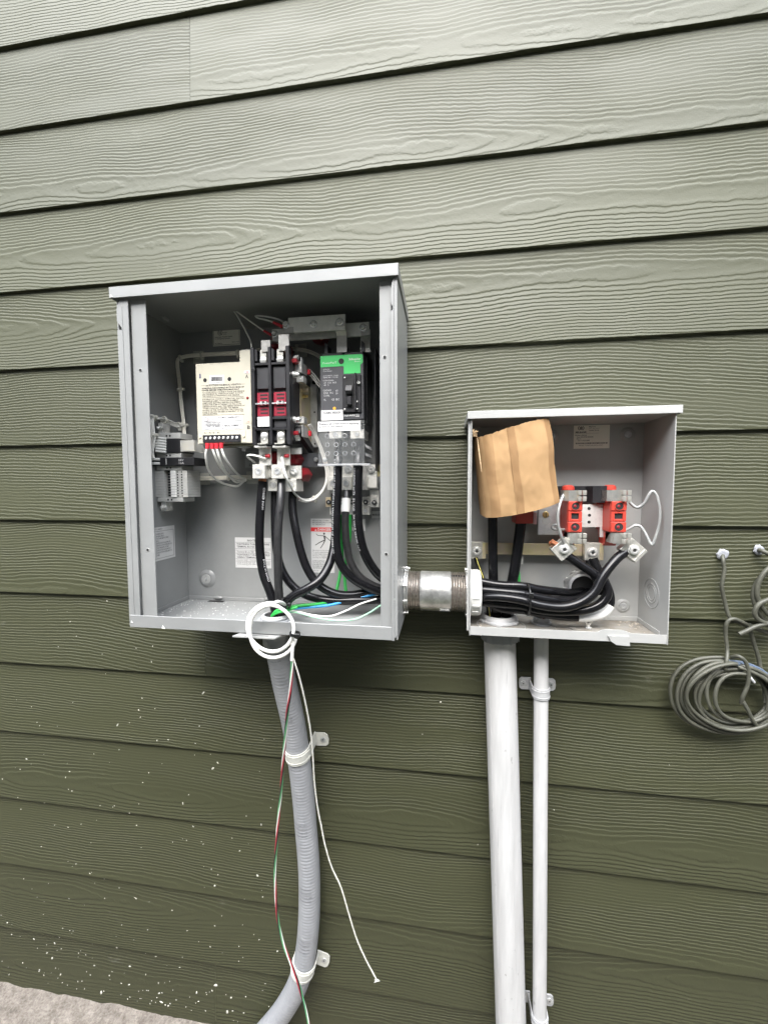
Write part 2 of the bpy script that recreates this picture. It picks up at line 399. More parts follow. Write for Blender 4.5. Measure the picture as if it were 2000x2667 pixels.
# left front rim, groove and inner flange (notched near the top)
m = MB(); zt = 1.632
m.prism([(BX0, BZ0+.004), (BX0+.0225, BZ0+.004), (BX0+.0225, zt-.002), (BX0+.006, zt-.002), (BX0+.0, zt-.016), (BX0, 1.5955), (BX0+.0085, 1.584), (BX0+.0085, 1.5800), (BX0, 1.5800)], BY-.0003, BY+.0014)
m.build('front_rim', M_ENC, box)
m = MB(); m.box(BX0+.0233, BX0+.0525, BY+.005, BY+.0068, BZ0+.006, zt); m.build('door_flange', M_ENC, box)
m = MB(); m.box(BX0+.0105, BX0+.0112, BY-.0011, BY-.0005, BZ0+.024, zt-.01, .0001); m.build('crease', M_ENC, box)
# right rim: two narrow folds and a return flange
m = MB()
m.prism([(BX1-.0052, BZ0+.003), (BX1, BZ0+.008), (BX1, zt), (BX1-.0052, zt)], BY-.0006, BY+.0014)
m.build('front_rim', M_ENC, box)
m = MB(); m.prism([(BX1-.0098, BZ0-.001), (BX1-.0057, BZ0-.001), (BX1-.0057, zt-.002), (BX1-.0085, zt-.008), (BX1-.0098, zt-.02), (BX1-.0098, 1.594), (BX1-.0072, 1.588), (BX1-.0072, 1.583), (BX1-.0098, 1.5805)], BY-.0012, BY+.0008); m.build('front_rim', M_ENC, box)
m = MB(); m.box(BX1-.0295, BX1-.0102, BY+.006, BY+.0078, BZ0+.006, zt); m.box(BX1-.0104, BX1-.0096, BY+.0082, BY+.02, BZ0+.006, zt); m.build('door_flange', M_ENC, box)
# bottom front lip
m = MB(); m.box(BX0+.0012, BX1-.0099, BY-.0016, BY+.0003, BZ0-.0005, BZ0+.0222, .0007); m.build('front_lip', M_ENC, box)
for q, sz in (((-.5024,-.18,1.0486), .0032), ((-.5657,-.18,1.0557), .002), ((-.5746,-.185,1.6359), .0022)):
    m = MB(); q = Vector(q); m.prism([(q.x-sz, q.z-sz*.7), (q.x+sz*1.1, q.z-sz*.9), (q.x+sz*.5, q.z), (q.x-sz*.3, q.z+sz)], q.y-.0003, q.y+.0004); m.build('paint_chip', mat('chipped paint', (.7, .7, .66), .6), box)
# latch plate below the lip with its slot
m = MB()
lx = (-.3623,-.19,1.0403)[0]; rx_ = (-.2849,-.19,1.0409)[0]
m.prism([(lx, BY-.013), (rx_, BY-.013), (rx_+.0065, BY+.003), (lx+.0065, BY+.003)], BZ0-.0045, BZ0-.0022, 'z')
latch = m.build('latch_plate', M_ENC2, box)
m = MB(); m.box(lx+.030, lx+.064, BY-.0075, BY-.006, BZ0-.0023, BZ0-.0019, .0001); m.build('slot', M_DARKGAP, latch)
def screw(parent, p, r=.0035, axis=(0, -1, 0), m_=None, name='screw', cross=True, h=.0016, hexh=False):
    b = MB(); ax = Vector(axis).normalized()
    b.lathe(p, ax, [(r, 0), (r, h*.5), (r*.8, h*.9), (r*.3, h), (1e-7, h)], 6 if hexh else 12)
    o = b.build(name, m_ or M_STEEL, parent, ang=50)
    if cross and parent.parent is None:
        c = MB(); u, v = frame(ax); q = Vector(p)+ax*(h*1.01)
        for d, e in ((u, v), (v, u)):
            c.add([q+d*r*.55+e*r*.12, q+d*r*.55-e*r*.12, q-d*r*.55-e*r*.12, q-d*r*.55+e*r*.12], [(0, 1, 2, 3)])
        c.build('drive_slot', M_DARKGAP, o)
    return o
# holes in the flanges, with bright rims
for px in ((-.5336,-.172,1.5104), (-.5329,-.172,1.1886), (-.0958,-.171,1.5117), (-.0944,-.171,1.1895)):
    b = MB(); b.ring(Vector(px)+Vector((0, -.0012, 0)), (0, 1, 0), .0022, .0036, .0012, 14, .0003); rg = b.build('hole_rim', M_ENC2, box)
    b = MB(); b.cyl(Vector(px)+Vector((0, -.0018, 0)), Vector(px)+Vector((0, .0002, 0)), .0024, 12); b.build('hole', M_DARKGAP, rg)
# embossed mounting boss with screw, low on the back panel
pb = Vector((-.5236,-.004,1.0981))
b = MB(); b.lathe(pb+Vector((0, .0001, 0)), (0, -1, 0), [(.0205, 0), (.019, .0012), (.0135, .0042), (.0125, .0045), (.0118, .0035), (1e-7, .0035)], 30); bo = b.build('mounting_boss', M_ENC, box)
b = MB(); b.ring(pb+Vector((0, -.0035, 0)), (0, -1, 0), .003, .0105, .0012, 24); b.build('washer', M_ENC2, bo)
b = MB(); b.lathe(pb+Vector((0, -.0036, 0)), (0, -1, 0), [(.003, 0), (.0025, .003), (1e-7, .0033)], 10); b.build('screw', M_STEEL, bo)
# weld beads, drain slot, seam bead, drill swarf
for a, q in (((-.5755,-.03,1.057), .5), ((-.4963,-.0085,1.0566), 0), ((-.3771,-.0085,1.0583), 0), ((-.5208,-.12,1.6194), .5), ((-.5202,-.01,1.6441), 0)):
    b = MB(); b.T = Matrix.Translation(a) @ Matrix.Rotation(q*pi, 4, 'Z') @ Matrix.Diagonal((1, .3, .35, 1)); b.sphere((0, 0, 0), .011, 12, 8); b.build('weld_bead', M_ENC, box, ang=80)
b = MB(); b.box(-.514, -.478, -.022, -.012, BZ0+.0046, BZ0+.0051, .0001); b.build('drain_slot', M_DARKGAP, box)
r_ = random.Random(5); b = MB()
for i in range(190):
    x = r_.gauss(-.47, .06) if i < 200 else r_.uniform(-.56, -.13); y = -.02-abs(r_.gauss(0, .07)); y = max(y, -.165)
    if i % 3 == 0: x, y = r_.gauss(-.552, .006), -r_.uniform(.01, .16)
    if not (-.566 < x < -.1): continue
    s_ = r_.uniform(.0004, .0014); z = BZ0+.0046
    b.T = Matrix.Translation((x, y, z)) @ Matrix.Rotation(r_.uniform(0, 6), 4, 'Z'); b.box(-s_, s_, -s_*.4, s_*.4, 0, s_*.7, .0001)
o = b.build('plastic_shavings', mat('white dust', (.78, .78, .76), .7)); tag(o, 'white drilling crumbs scattered on the floor of the larger box', 'debris', kind='stuff')

# ---------------------------------------------------------------- small light grey meter enclosure
SX0, SX1, SZ0, SZ1, SY = .0465, .3735, 1.036, 1.4305, -.1085
mb = thing('meter_enclosure', 'smaller pale grey open-front meter box on the right', 'electrical box', ((SX0+SX1)/2, 0, SZ0))
m = MB(); m.box(SX0, SX1, -.003, -.001, SZ0, SZ1); m.build('back_panel', M_ENC2, mb)
m = MB(); m.box(SX0, SX0+.0018, SY, -.0033, SZ0-.002, SZ1-.004); m.box(SX0-.0045, SX0-.0002, SY+.004, SY+.0055, SZ0+.006, SZ1-.014); m.build('side_wall', M_ENC2, mb)
m = MB(); m.box(SX1-.0018, SX1, SY, -.0033, SZ0-.002, SZ1-.004); m.build('side_wall', M_ENC2, mb)
M_FLOOR = mat('dirty grey floor', (.29, .285, .265), .6, var=.25, vs=28, col2=(.17, .145, .11), vdetail=8)
m = MB(); m.box(SX0+.002, SX1-.002, SY+.003, -.0033, SZ0+.0025, SZ0+.0045); m.build('floor_panel', M_FLOOR, mb)
m = MB(); m.box(SX0+.002, SX1-.002, -.0058, -.0033, SZ0+.0047, SZ0+.0135); m.box(SX1-.0036, SX1-.002, SY+.022, -.006, SZ0+.0047, SZ0+.0135); m.build('floor_flange', M_ENC2, mb)
m = MB(); m.box(SX0+.002, SX1-.002, SY+.003, -.0033, SZ1-.011, SZ1-.009); m.build('ceiling_panel', M_ENC2, mb)
cv = MB(); a, c_, yf = .0400, .3800, -.1130
cv.box(a, c_, yf, yf+.002, 1.4185, 1.4315, .0008); cv.box(a, c_, yf+.0022, -.002, 1.4295, 1.4315, .0005)
cv.box(a, a+.002, yf+.0022, -.002, 1.4185, 1.4293, .0004); cv.box(c_-.002, c_, yf+.0022, -.002, 1.4185, 1.4293, .0004)
cv.build('rain_cover', M_ENC2, mb)
m = MB(); zl0, zl1 = SZ0+.0005, SZ0+.0155; xl, xr = SX0+.002, SX1-.0032
arc = [(.262, zl1), (.268, zl1+.004), (.278, zl1+.0055), (.300, zl1+.0055), (.309, zl1+.003), (.317, zl1)]
m.prism([(xl, zl0), (xr, zl0), (xr, zl1)]+[p for p in reversed(arc)]+[(xl, zl1)], SY-.0012, SY+.0006); lip = m.build('front_lip', M_ENC2, mb)
m = MB(); m.prism([(.278, zl0+.0105), (.311, zl0+.0115), (.3125, zl0-.0055), (.291, zl0-.0045), (.282, zl0+.0015)], SY-.0045, SY-.0014); m.build('latch_tab', M_ENC2, lip)
# knock-out rings on the right side and floor
ko = Vector((SX1-.0019, -.055, 1.158-.07))
kc = Vector((.3688,-.052,1.1082)); kc.x = SX1-.0019
for r_k in (.0125, .0175, .0265):
    b = MB(); b.ring(kc, (-1, 0, 0), r_k-.0006, r_k+.0006, .0007, 40, .0003); b.build('knockout_ring', M_ENC2, mb)
b = MB(); b.lathe((.262, -.060, SZ0+.0044), (0, 0, 1), [(.031, 0), (.031, .0012), (.029, .0018), (1e-7, .0018)], 36); b.build('knockout_disc', M_FLOOR, mb)
b = MB(); b.ring((.108, -.060, SZ0+.0044), (0, 0, 1), .043, .0445, .001, 40, .0003); b.build('knockout_ring', M_ENC2, mb)
# mounting bosses with screws on the back panel
for q in ((.3434,-.004,1.3991), (.3442,-.004,1.0699), (.2059,-.004,1.3986)):
    q = Vector(q); b = MB(); b.lathe(q+Vector((0, .0008, 0)), (0, -1, 0), [(.0135, 0), (.0115, .0022), (.0085, .003), (.008, .0022), (1e-7, .0022)], 24); bo = b.build('mounting_boss', M_ENC2, mb)
    b = MB(); b.lathe(q+Vector((0, -.0014, 0)), (0, -1, 0), [(.0065, 0), (.006, .0015), (.0028, .002), (.0022, .0008), (1e-7, .0008)], 16); b.build('screw', M_STEEL, bo)
for q in ((.2327,-.0045,1.4213), (.3566,-.0045,1.4209)):
    b = MB(); b.cyl(q, Vector(q)+Vector((0, .001, 0)), .002, 10); b.build('rivet', M_ENC, mb)

# ---------------------------------------------------------------- shared materials for the gear
M_BEIGE = mat('ivory plastic', (.50, .475, .385), .42, var=.03, vs=40)
M_LUG = mat('tinned lug', (.74, .73, .68), .36, .5, var=.14, vs=140, bump=.00003, bs=1200)
M_LUGD = mat('lug side', (.50, .49, .45), .45, .3, var=.12, vs=140)
M_LUG2 = mat('worn zinc lug', (.56, .55, .50), .36, .55, var=.15, vs=120)
M_JAW = mat('sprung jaw steel', (.70, .69, .64), .3, .85, var=.15, vs=90)
M_CHROME = mat('bright plated steel', (.80, .80, .77), .25, .6, var=.08, vs=160)
M_BRASS = mat('brass', (.72, .55, .22), .3, 1., var=.1, vs=100)
M_GOLD = mat('yellow zinc plate', (.72, .66, .32), .33, .6, var=.3, vs=40, col2=(.74, .60, .48))
M_COPPER = mat('copper strand', (.62, .27, .14), .35, .9, var=.2, vs=300)
M_CABLE = mat('black nylon cable', (.007, .007, .008), .22, var=.3, vs=60, spec=.32)
M_SCUFF = mat('scuffed black cable', (.013, .013, .014), .3, var=.5, vs=160, col2=(.03, .03, .03), stretch=(1, 1, .5))
M_REDI = mat('dark red insulator', (.23, .012, .018), .35, var=.1)
M_REDW = mat('red crimp sleeve', (.62, .03, .045), .4, var=.1)
M_WIREW = mat('white wire', (.82, .815, .77), .4, var=.04, vs=80)
M_WIREB = mat('ivory wire', (.86, .83, .73), .42, var=.05, vs=80)
M_GREEN = mat('green wire', (.035, .42, .075), .35, var=.06)
M_BLUE = mat('blue wire', (.03, .28, .62), .35, var=.06)
M_PRINT = mat('white print', (.55, .55, .55), .6)
M_GREYP = mat('grey terminal plastic', (.44, .44, .42), .5, var=.05)
M_MOUNT = mat('pale nylon pad', (.43, .43, .39), .5, var=.06)
M_RED = mat('red ink', (.66, .025, .03), .5)
def rc(a, b): return min(a[0], b[0]), max(a[0], b[0]), min(a[2], b[2]), max(a[2], b[2])
def slab(name, m_, parent, a, b, yf, yb, c=.0005, label=None):
    x0, x1, z0, z1 = rc(a, b); m = MB(); m.box(x0, x1, yf, yb, z0, z1, c); return m.build(name, m_, parent, label)
def sticker(name, label, a, b, yf, m_=None, th=.0005, cat='label', group=None):
    x0, x1, z0, z1 = rc(a, b); t = thing(name, label, cat, ((x0+x1)/2, yf, z0), group)
    m = MB(); m.box(x0, x1, yf-th, yf, z0, z1, .0001); m.build('sheet', m_ or M_PAPER, t); t['y'] = 0; del t['y']
    return t, x0, x1, z0, z1, yf-th-.0002
def ft(t, s, x0, x1, z0, z1, y, fx0, fz0, fx1, fz1, m_=None, fill=True, bold=0., parent=None):
    """print placed by fractions of the sheet, fz measured down from its top edge"""
    return text(s, x0+(x1-x0)*fx0, z1-(z1-z0)*fz1, x0+(x1-x0)*fx1, z1-(z1-z0)*fz0, m_ or M_INK, parent or t, y=y, fill=fill, bold=bold)
def bars(t, x0, x1, z0, z1, y, L, m_=None, name='ruled_line'):
    m = MB()
    for a, b, c, d in L: m.box(x0+(x1-x0)*a, x0+(x1-x0)*c, y, y+.00015, z1-(z1-z0)*d, z1-(z1-z0)*b, 0)
    return m.build(name, m_ or M_INK, t)
def cable(name, label, pts, r, m_, cat='cable', group=None, n=12, step=.006, prints=(), strands=None, tip=None):
    path = spline(pts, step); t = thing(name, label, cat, path[0], group)
    m = MB(); m.tube(path, r, n); m.build('jacket', m_, t, ang=60)
    for s, s0, th in prints: wrap_text(s, path, r, s0, r*.55, th, M_PRINT, t)
    if strands:
        d = (path[0]-path[1]).normalized(); u, v = frame(d); m = MB(); rr = random.Random(len(path))
        for i in range(14):
            a = rr.uniform(0, 6.28); q = r*.82*rr.uniform(.3, 1); off = u*cos(a)*q+v*sin(a)*q
            m.cyl(path[0]+off-d*.002, path[0]+off*1.08+d*strands, .0011, 6)
        m.build('bare_strands', M_COPPER, t)
    return t, path
def wire(name, label, pts, r, m_, group=None, crimp=None, n=8, cat='wire'):
    path = spline(pts, .004); t = thing(name, label, cat, path[0], group)
    m = MB(); m.tube(path, r, n); m.build('insulation', m_, t, ang=60)
    if crimp:
        a, b = Vector(crimp[0]), Vector(crimp[1]); m = MB(); m.cyl(a, b, r*1.5, 10, r*1.9); m.build('crimp_sleeve', M_REDW, t)
    return t, path
def bolt(parent, p, r=.006, m_=None, wash=1.5, h=.004):
    p = Vector(p); b = MB(); b.lathe(p, (0, -1, 0), [(r*wash, 0), (r*wash, .0009), (r*1.05, .0012), (r*1.05, .0012)], 18)
    w_ = b.build('washer', m_ or M_CHROME, parent)
    b = MB(); b.lathe(p+Vector((0, -.0012, 0)), (0, -1, 0), [(r, 0), (r, h*.8), (r*.8, h), (r*.45, h), (r*.4, h*.7), (1e-7, h*.7)], 6); b.build('bolt_head', m_ or M_CHROME, parent, ang=25)
    return w_
def lug(parent, a, b, yf, yb, side=True, m_=None, hexs=True):
    """connector block with its ringed set screw"""
    x0, x1, z0, z1 = rc(a, b); m = MB(); m.box(x0, x1, yf, yb, z0, z1, .0008); o = m.build('lug', m_ or M_LUG, parent)
    c = Vector(((x0+x1)/2, yf, (z0+z1)/2)); r = min(x1-x0, z1-z0)*.33
    m = MB(); m.ring(c+Vector((0, .0002, 0)), (0, -1, 0), r*.8, r, .0007, 20, .0002); m.build('screw_ring', M_LUGD, o)
    m = MB(); m.lathe(c+Vector((0, .0002, 0)), (0, -1, 0), [(r*.72, 0), (r*.70, .0011), (r*.42, .0013), (r*.36, .0004), (1e-7, .0004)], 18); m.build('set_screw', M_STEEL, o)
    return o

# ---------------------------------------------------------------- ivory control module
A, B = (-.4642,-.115,1.5346), (-.3548,-.115,1.3851)
cx0, cx1, cz0, cz1 = -.4645, -.3550, 1.3853, 1.5347
yF = -.115
cm = thing('control_module', 'ivory control module printed with manual operation instructions', 'controller', ((cx0+cx1)/2, yF, cz0))
m = MB(); tabx = -.3755
m.prism([(cx0, cz0), (cx1, cz0), (cx1, cz1+.0205), (tabx, cz1+.0205), (tabx, cz1), (cx0, cz1)], yF, yF+.055); m.build('cover', M_BEIGE, cm)
m = MB(); m.box(tabx+.001, cx1-.001, yF+.005, yF+.03, cz1+.0205, cz1+.0235); m.build('top_cap', M_GREYP, cm)
F = (cx0, cx1, cz0, cz1, yF-.0003)
for fx, fz in ((.165, .205), (.615, .205)):
    m = MB(); m.cyl((cx0+(cx1-cx0)*fx, yF-.0003, cz1-(cz1-cz0)*fz), (cx0+(cx1-cx0)*fx, yF+.001, cz1-(cz1-cz0)*fz), .0037, 16); m.build('hole', M_DARKGAP, cm)
m = MB(); ax, az = cx0+.0085, cz1-.0185
m.prism([(ax-.0012, az), (ax+.0012, az), (ax+.0012, az-.006), (ax+.002, az-.006), (ax, az-.0095), (ax-.002, az-.006), (ax-.0012, az-.006)], yF-.0003, yF+.0001); m.build('arrow_mark', mat('navy ink', (.03, .03, .12), .6), cm)
m = MB(); m.box(cx0+.0275, cx0+.0570, yF-.0004, yF, cz1-.0385, cz1-.0225, .0001); bs = m.build('barcode_sticker', M_PAPER, cm)
rr = random.Random(2); L = []; q = .12
while q < .86:
    w_ = rr.choice((.008, .014, .022)); L.append((q, .2, q+w_, .68)); q += w_+rr.choice((.008, .014))
bars(bs, cx0+.0275, cx0+.0570, cz1-.0385, cz1-.0225, yF-.0006, L, name='barcode'); text('SA 10W2301', cx0+.036, cz1-.0372, cx0+.049, cz1-.0352, M_INK, bs, y=yF-.0006)
ft(cm, 'INSTRUCTIONS FOR MANUAL OPERATION', *F, .18, .262, .82, .284, bold=.012)
ft(cm, 'WARNING: DISCONNECT BOTH SOURCES OF\nPOWER BEFORE OPERATING MANUALLY.', *F, .10, .297, .88, .342, bold=.03)
ft(cm, 'TO CLOSE SIDE A OR SIDE B, PLACE THE HANDLE\nON THE MANUAL OPERATION SHAFT. ROTATE\nTHE HANDLE DOWNWARDS AND RELEASE.', *F, .105, .350, .885, .412, bold=.012)
ft(cm, 'SUITABLE FOR CONTROL OF MOTORS, ELECTRIC\nDISCHARGE LAMPS, TUNGSTEN FILAMENT\nLAMPS AND ELECTRIC HEATING EQUIPMENT\nWHERE THE SUM OF THE MOTOR FULL LOAD\nAMPERE RATINGS AND THE AMPERE RATINGS OF\nOTHER LOADS NOT EXCEED THE AMPERE\nRATING OF THE SWITCH AND THE TUNGSTEN\nLOAD DOES NOT EXCEED 30 PERCENT OF THE\nSWITCH RATING.', *F, .105, .438, .885, .636, bold=.012)
bars(cm, *F, [(.10, .4235, .87, .4265), (.10, .6435, .88, .6465), (.09, .272, .16, .2745), (.83, .272, .9, .2745)])
m = MB(); sx0, sx1, sz0, sz1 = cx0+(cx1-cx0)*.095, cx0+(cx1-cx0)*.845, cz1-(cz1-cz0)*.832, cz1-(cz1-cz0)*.657
m.box(sx0, sx1, yF-.0005, yF, sz0, sz1, .0001); st = m.build('rating_sticker', M_PAPER, cm); G_ = (sx0, sx1, sz0, sz1, yF-.0007)
ft(st, 'AUTOMATIC TRANSFER SWITCH', *G_, .40, .06, .93, .19, parent=st, bold=.012); ft(st, 'Power\nGeneration', *G_, .15, .06, .32, .3, m_=M_RED, parent=st)
ft(st, 'CURRENT RATING 200A\nVOLTAGE RATING 240V', *G_, .08, .42, .45, .62, parent=st, bold=.012); ft(st, 'PART NUMBER        SERIAL NUMBER', *G_, .12, .68, .9, .77, parent=st, bold=.012)
bars(st, *G_, [(.04, .36, .96, .375), (.04, .64, .96, .655), (.04, .92, .96, .935), (.04, .36, .045, .93), (.955, .36, .96, .93), (.5, .64, .505, .93)])
m = MB(); m.ring((sx0+.008, yF-.0006, sz1-.0055), (0, -1, 0), .0036, .0041, .0002, 20, .00005); m.build('emblem', M_INK, st)
ft(cm, 'A', *F, .905, .160, .96, .205, bold=.01); ft(cm, 'B', *F, .92, .785, .975, .83, bold=.01)
m = MB(); m.box(cx0+(cx1-cx0)*.885, cx1-.001, yF-.0004, yF, cz1-.0218, cz1-.0165, .0001); tg = m.build('tag_sticker', M_PAPER, cm); text('ON', cx0+.1005, cz1-.021, cx0+.105, cz1-.0175, M_RED, tg, y=yF-.0006)
m = MB(); m.box(cx0+(cx1-cx0)*.885, cx1-.001, yF-.0004, yF, cz1-.1135, cz1-.1085, .0001); tg = m.build('tag_sticker', M_BEIGE, cm); text('OFF', cx0+.100, cz1-.1125, cx0+.1055, cz1-.1095, M_RED, tg, y=yF-.0006)
m = MB(); m.lathe((cx0+.1025, yF, cz1-.0665), (0, -1, 0), [(.0024, 0), (.0022, .0012), (.0008, .0016), (1e-7, .0016)], 10); m.build('screw', M_REDI, cm)
m = MB(); m.box(cx0+.003, cx1-.012, yF-.0006, yF, cz0+.0005, cz0+.0238, .0003); tp = m.build('terminal_panel', M_BEIGE, cm)
text('A1   A2  B1   B2', cx0+.0135, cz0+.0190, cx0+.0455, cz0+.0215, M_INK, tp, y=yF-.0008)
m = MB(); m.box(cx0+.0125, cx0+.0880, yF-.0045, yF-.0007, cz0+.0015, cz0+.0155, .0004); tb = m.build('terminal_block', M_BLACKP, cm)
for i in range(8):
    c = Vector((cx0+.0195+i*.0089, yF-.0046, cz0+.0093)); m = MB(); m.lathe(c, (0, -1, 0), [(.0026, 0), (.0025, .0009), (.0016, .0013), (.0012, .0008), (1e-7, .0008)], 12); m.build('terminal_screw', M_CHROME, tb)
for fx in (.045, .855):
    m = MB(); m.lathe((cx0+(cx1-cx0)*fx, yF-.0006, cz0+.012), (0, -1, 0), [(.0026, 0), (.0022, .0014), (1e-7, .0019)], 12); m.build('screw', M_BEIGE, cm)
# base plate and the round foot under the module
m = MB(); m.box(cx0+.02, cx1+.03, yF+.057, yF+.1105, cz0+.004, cz1); m.build('base', mat('dark olive base', (.05, .052, .045), .5), cm)
m = MB(); m.box(cx0+.02, cx1+.004, yF+.012, yF+.05, cz0-.004, cz0-.0002, .001); ft_ = m.build('bottom_rail', mat('olive zinc', (.17, .17, .115), .4, .6, var=.2), cm)
m = MB(); m.lathe((cx0+.077, yF+.030, cz0-.0042), (0, 0, -1), [(.013, 0), (.013, .0015), (.004, .002), (.004, .008), (.003, .0085)], 20); m.build('shaft', M_STEEL, cm)

# ---------------------------------------------------------------- black two-pole transfer contactor
kx0, kx1, yk = -.3500, -.2760, -.125
kz0, kz1 = 1.3800, 1.5560
M_BLK2 = mat('charcoal moulding', (.030, .030, .033), .45, var=.15, vs=50)
M_RIB = mat('black moulding', (.016, .016, .018), .38, var=.2, vs=60)
kt = thing('transfer_contactor', 'black two-pole contactor block with dark red slotted windows', 'contactor', ((kx0+kx1)/2, yk, kz0))
m = MB(); m.box(kx0, kx1, yk+.012, yk+.075, kz0+.008, kz1-.02, .001); m.build('body', M_BLK2, kt)
m = MB()
for a, b in ((kx0, kx0+.007), (kx0+.0335, kx0+.039), (kx1-.007, kx1)): m.box(a, b, yk, yk+.0118, kz0, kz1, .0008)
for z in (kz1-.032, kz0+.046, kz0+.0265): m.box(kx0+.0072, kx1-.0072, yk+.002, yk+.0116, z, z+.0045, .0005)
m.build('frame_rib', M_RIB, kt)
for i in (0, 1):
    xa = kx0+.0085+i*.0320; xb = xa+.0238
    m = MB(); m.box(xa, xb, yk+.0065, yk+.0118, kz0+.1025, kz1-.034, .0008); m.build('pole_panel', M_BLK2, kt)
    m = MB(); m.box(xa, xb, yk+.0065, yk+.0118, kz0+.0320, kz0+.0455, .0006); m.box(xa, xb, yk+.006, yk+.0118, kz0+.0508, kz0+.0520, .0003); m.build('pole_panel', M_BLK2, kt)
    m = MB(); m.box(xa, xb, yk+.006, yk+.0118, kz0+.0525, kz0+.0955, .0006); w_ = m.build('arc_window', mat('oxblood plastic', (.25, .018, .035), .38, var=.08), kt)
    for z in (.0585, .0650, .0715, .0785, .0850, .0915):
        if abs(z-.075) < .003: continue
        m = MB(); m.box(xa+.0065, xb-.003, yk+.0055, yk+.0062, kz0+z-.0016, kz0+z+.0012, .0004); m.build('vent_slot', M_DARKGAP, w_)
    m = MB(); m.box(xa-.004, xb+.004, yk+.0015, yk+.004, kz0+.0735, kz0+.0762, .0004); cb = m.build('contact_bar', M_STEEL, kt)
    m = MB(); m.box(xa+.008, xa+.0125, yk-.0005, yk+.0013, kz0+.0725, kz0+.0785, .0004); m.box(xa+.017, xa+.0205, yk-.0005, yk+.0013, kz0+.0728, kz0+.0782, .0004); m.build('contact_clip', M_CHROME, cb)
    # upper and lower terminal straps with pan head screws
    m = MB(); m.box(xa+.0085, xb-.0030, yk+.004, yk+.0058, kz1-.0285, kz1-.004, .0006); ts = m.build('terminal_strap', M_LUG2, kt)
    m = MB(); c = Vector((xa+.0145, yk+.0038, kz1-.0225)); m.lathe(c, (0, -1, 0), [(.0062, 0), (.006, .0012), (.0035, .0026), (1e-7, .0028)], 16); m.build('pan_screw', M_CHROME, ts)
    m = MB(); m.box(xa+.0055, xb-.0040, yk+.006, yk+.0078, kz0+.003, kz0+.0275, .0006); m.prism([(yk+.0060, kz0+.001), (yk-.006, kz0+.0), (yk-.006, kz0+.002), (yk+.0060, kz0+.003)], xa+.005, xb-.003, 'x'); ts = m.build('terminal_strap', M_LUG2, kt)
    m = MB(); c = Vector((xa+.0125, yk+.0058, kz0+.0165)); m.lathe(c, (0, -1, 0), [(.0068, 0), (.0066, .0012), (.004, .0028), (1e-7, .003)], 16); ps = m.build('pan_screw', M_CHROME, ts)
    # barrier posts at the top
    m = MB(); m.prism([(xa-.0005, kz1-.002), (xa+.004, kz1-.005), (xa+.004, kz1-.024), (xa-.0005, kz1-.024)], yk+.002, yk+.03); m.build('barrier_post', M_RIB, kt)
m = MB(); m.box(kx0+.0115, kx0+.0345, yk-.0005, yk+.0055, kz0+.0328, kz0+.0508, .0002)
rs = m.build('wiring_sticker', M_PAPER, kt)
text('Contact Diagram', kx0+.014, kz0+.047, kx0+.032, kz0+.0488, M_PRINT, rs, y=yk-.0007)
bars(rs, kx0+.0115, kx0+.0345, kz0+.0328, kz0+.0508, yk-.0007, [(.08, .3, .92, .315), (.08, .5, .92, .515), (.08, .72, .92, .735), (.55, .3, .565, .95), (.25, .56, .4, .66), (.25, .8, .4, .88), (.68, .58, .8, .64), (.68, .8, .8, .86)], M_PRINT)
for z in (kz1-.040, kz0+.0305):
    m = MB(); m.lathe((kx0+.005, yk+.002, z), (0, -1, 0), [(.0038, 0), (.0038, .003), (.0024, .0032), (.0022, .001), (1e-7, .001)], 14); m.build('case_screw', M_RIB, kt)
# side mechanism: plated bracket, switches with chrome fingers, red terminals
m = MB(); m.box(kx1+.0002, kx1+.0016, -.074, -.0135, 1.3935, 1.5080, .0004); br = m.build('mounting_bracket', M_GOLD, kt)
m = MB(); m.box(kx1+.0017, kx1+.0160, -.0150, -.0125, 1.385, 1.527, .0006); m.build('bracket_flange', M_STEEL, br)
for z in (1.5175, 1.457, 1.392):
    m = MB(); m.cyl((kx1+.0105, -.0154, z), (kx1+.0105, -.0148, z), .004 if z > 1.5 else .0018, 12); m.build('hole', M_DARKGAP, br)
m = MB(); m.lathe((kx1+.0016, -.058, 1.4920), (1, 0, 0), [(.005, 0), (.005, .003), (.0035, .0035), (.0035, .011), (.002, .0115)], 14); m.build('spring_post', M_GOLD, br)
m = MB(); m.lathe((kx1+.0016, -.058, 1.4800), (1, 0, 0), [(.0042, 0), (.0042, .003), (.003, .0032), (.003, .010)], 6); m.build('hex_nut', M_BRASS, br)
for s_, zc in ((1, 1.5265), (-1, 1.4085)):
    sw = MB(); sw.box(kx1+.0002, kx1+.0135, -.098, -.068, zc-.011, zc+.009, .0008); sw_ = sw.build('micro_switch', M_GREYP, kt)
    m = MB(); m.box(kx1+.0138, kx1+.0152, -.103, -.091, zc-.013, zc+.015*s_ if s_ > 0 else zc+.010, .0004); m.prism([(-.1100, zc+s_*.012), (-.1000, zc+s_*.020), (-.096, zc+s_*.016), (-.105, zc+s_*.006)], kx1+.0010, kx1+.0090, 'x'); m.build('lever', M_CHROME, sw_)
    m = MB(); m.box(kx1+.0002, kx1+.0140, -.0905, -.072, zc-s_*.0270, zc-s_*.0145, .001); m.build('contact_block', M_CHROME, sw_)
    m = MB(); m.lathe((kx1+.001, -.1085, zc-s_*.018), (1, 0, 0), [(.006, 0), (.006, .004), (.004, .005), (.004, .012)], 12); m.build('pivot', M_CHROME, sw_)
    m = MB(); m.box(kx1+.0138, kx1+.0190, -.068, -.060, zc-.007, zc+.003, .001); m.build('crimp_terminal', M_REDW, sw_)
    m = MB(); m.box(kx1+.0002, kx1+.0095, -.112, -.100, zc+s_*.003, zc+s_*.010, .0006); m.build('red_spacer', M_REDI, sw_)
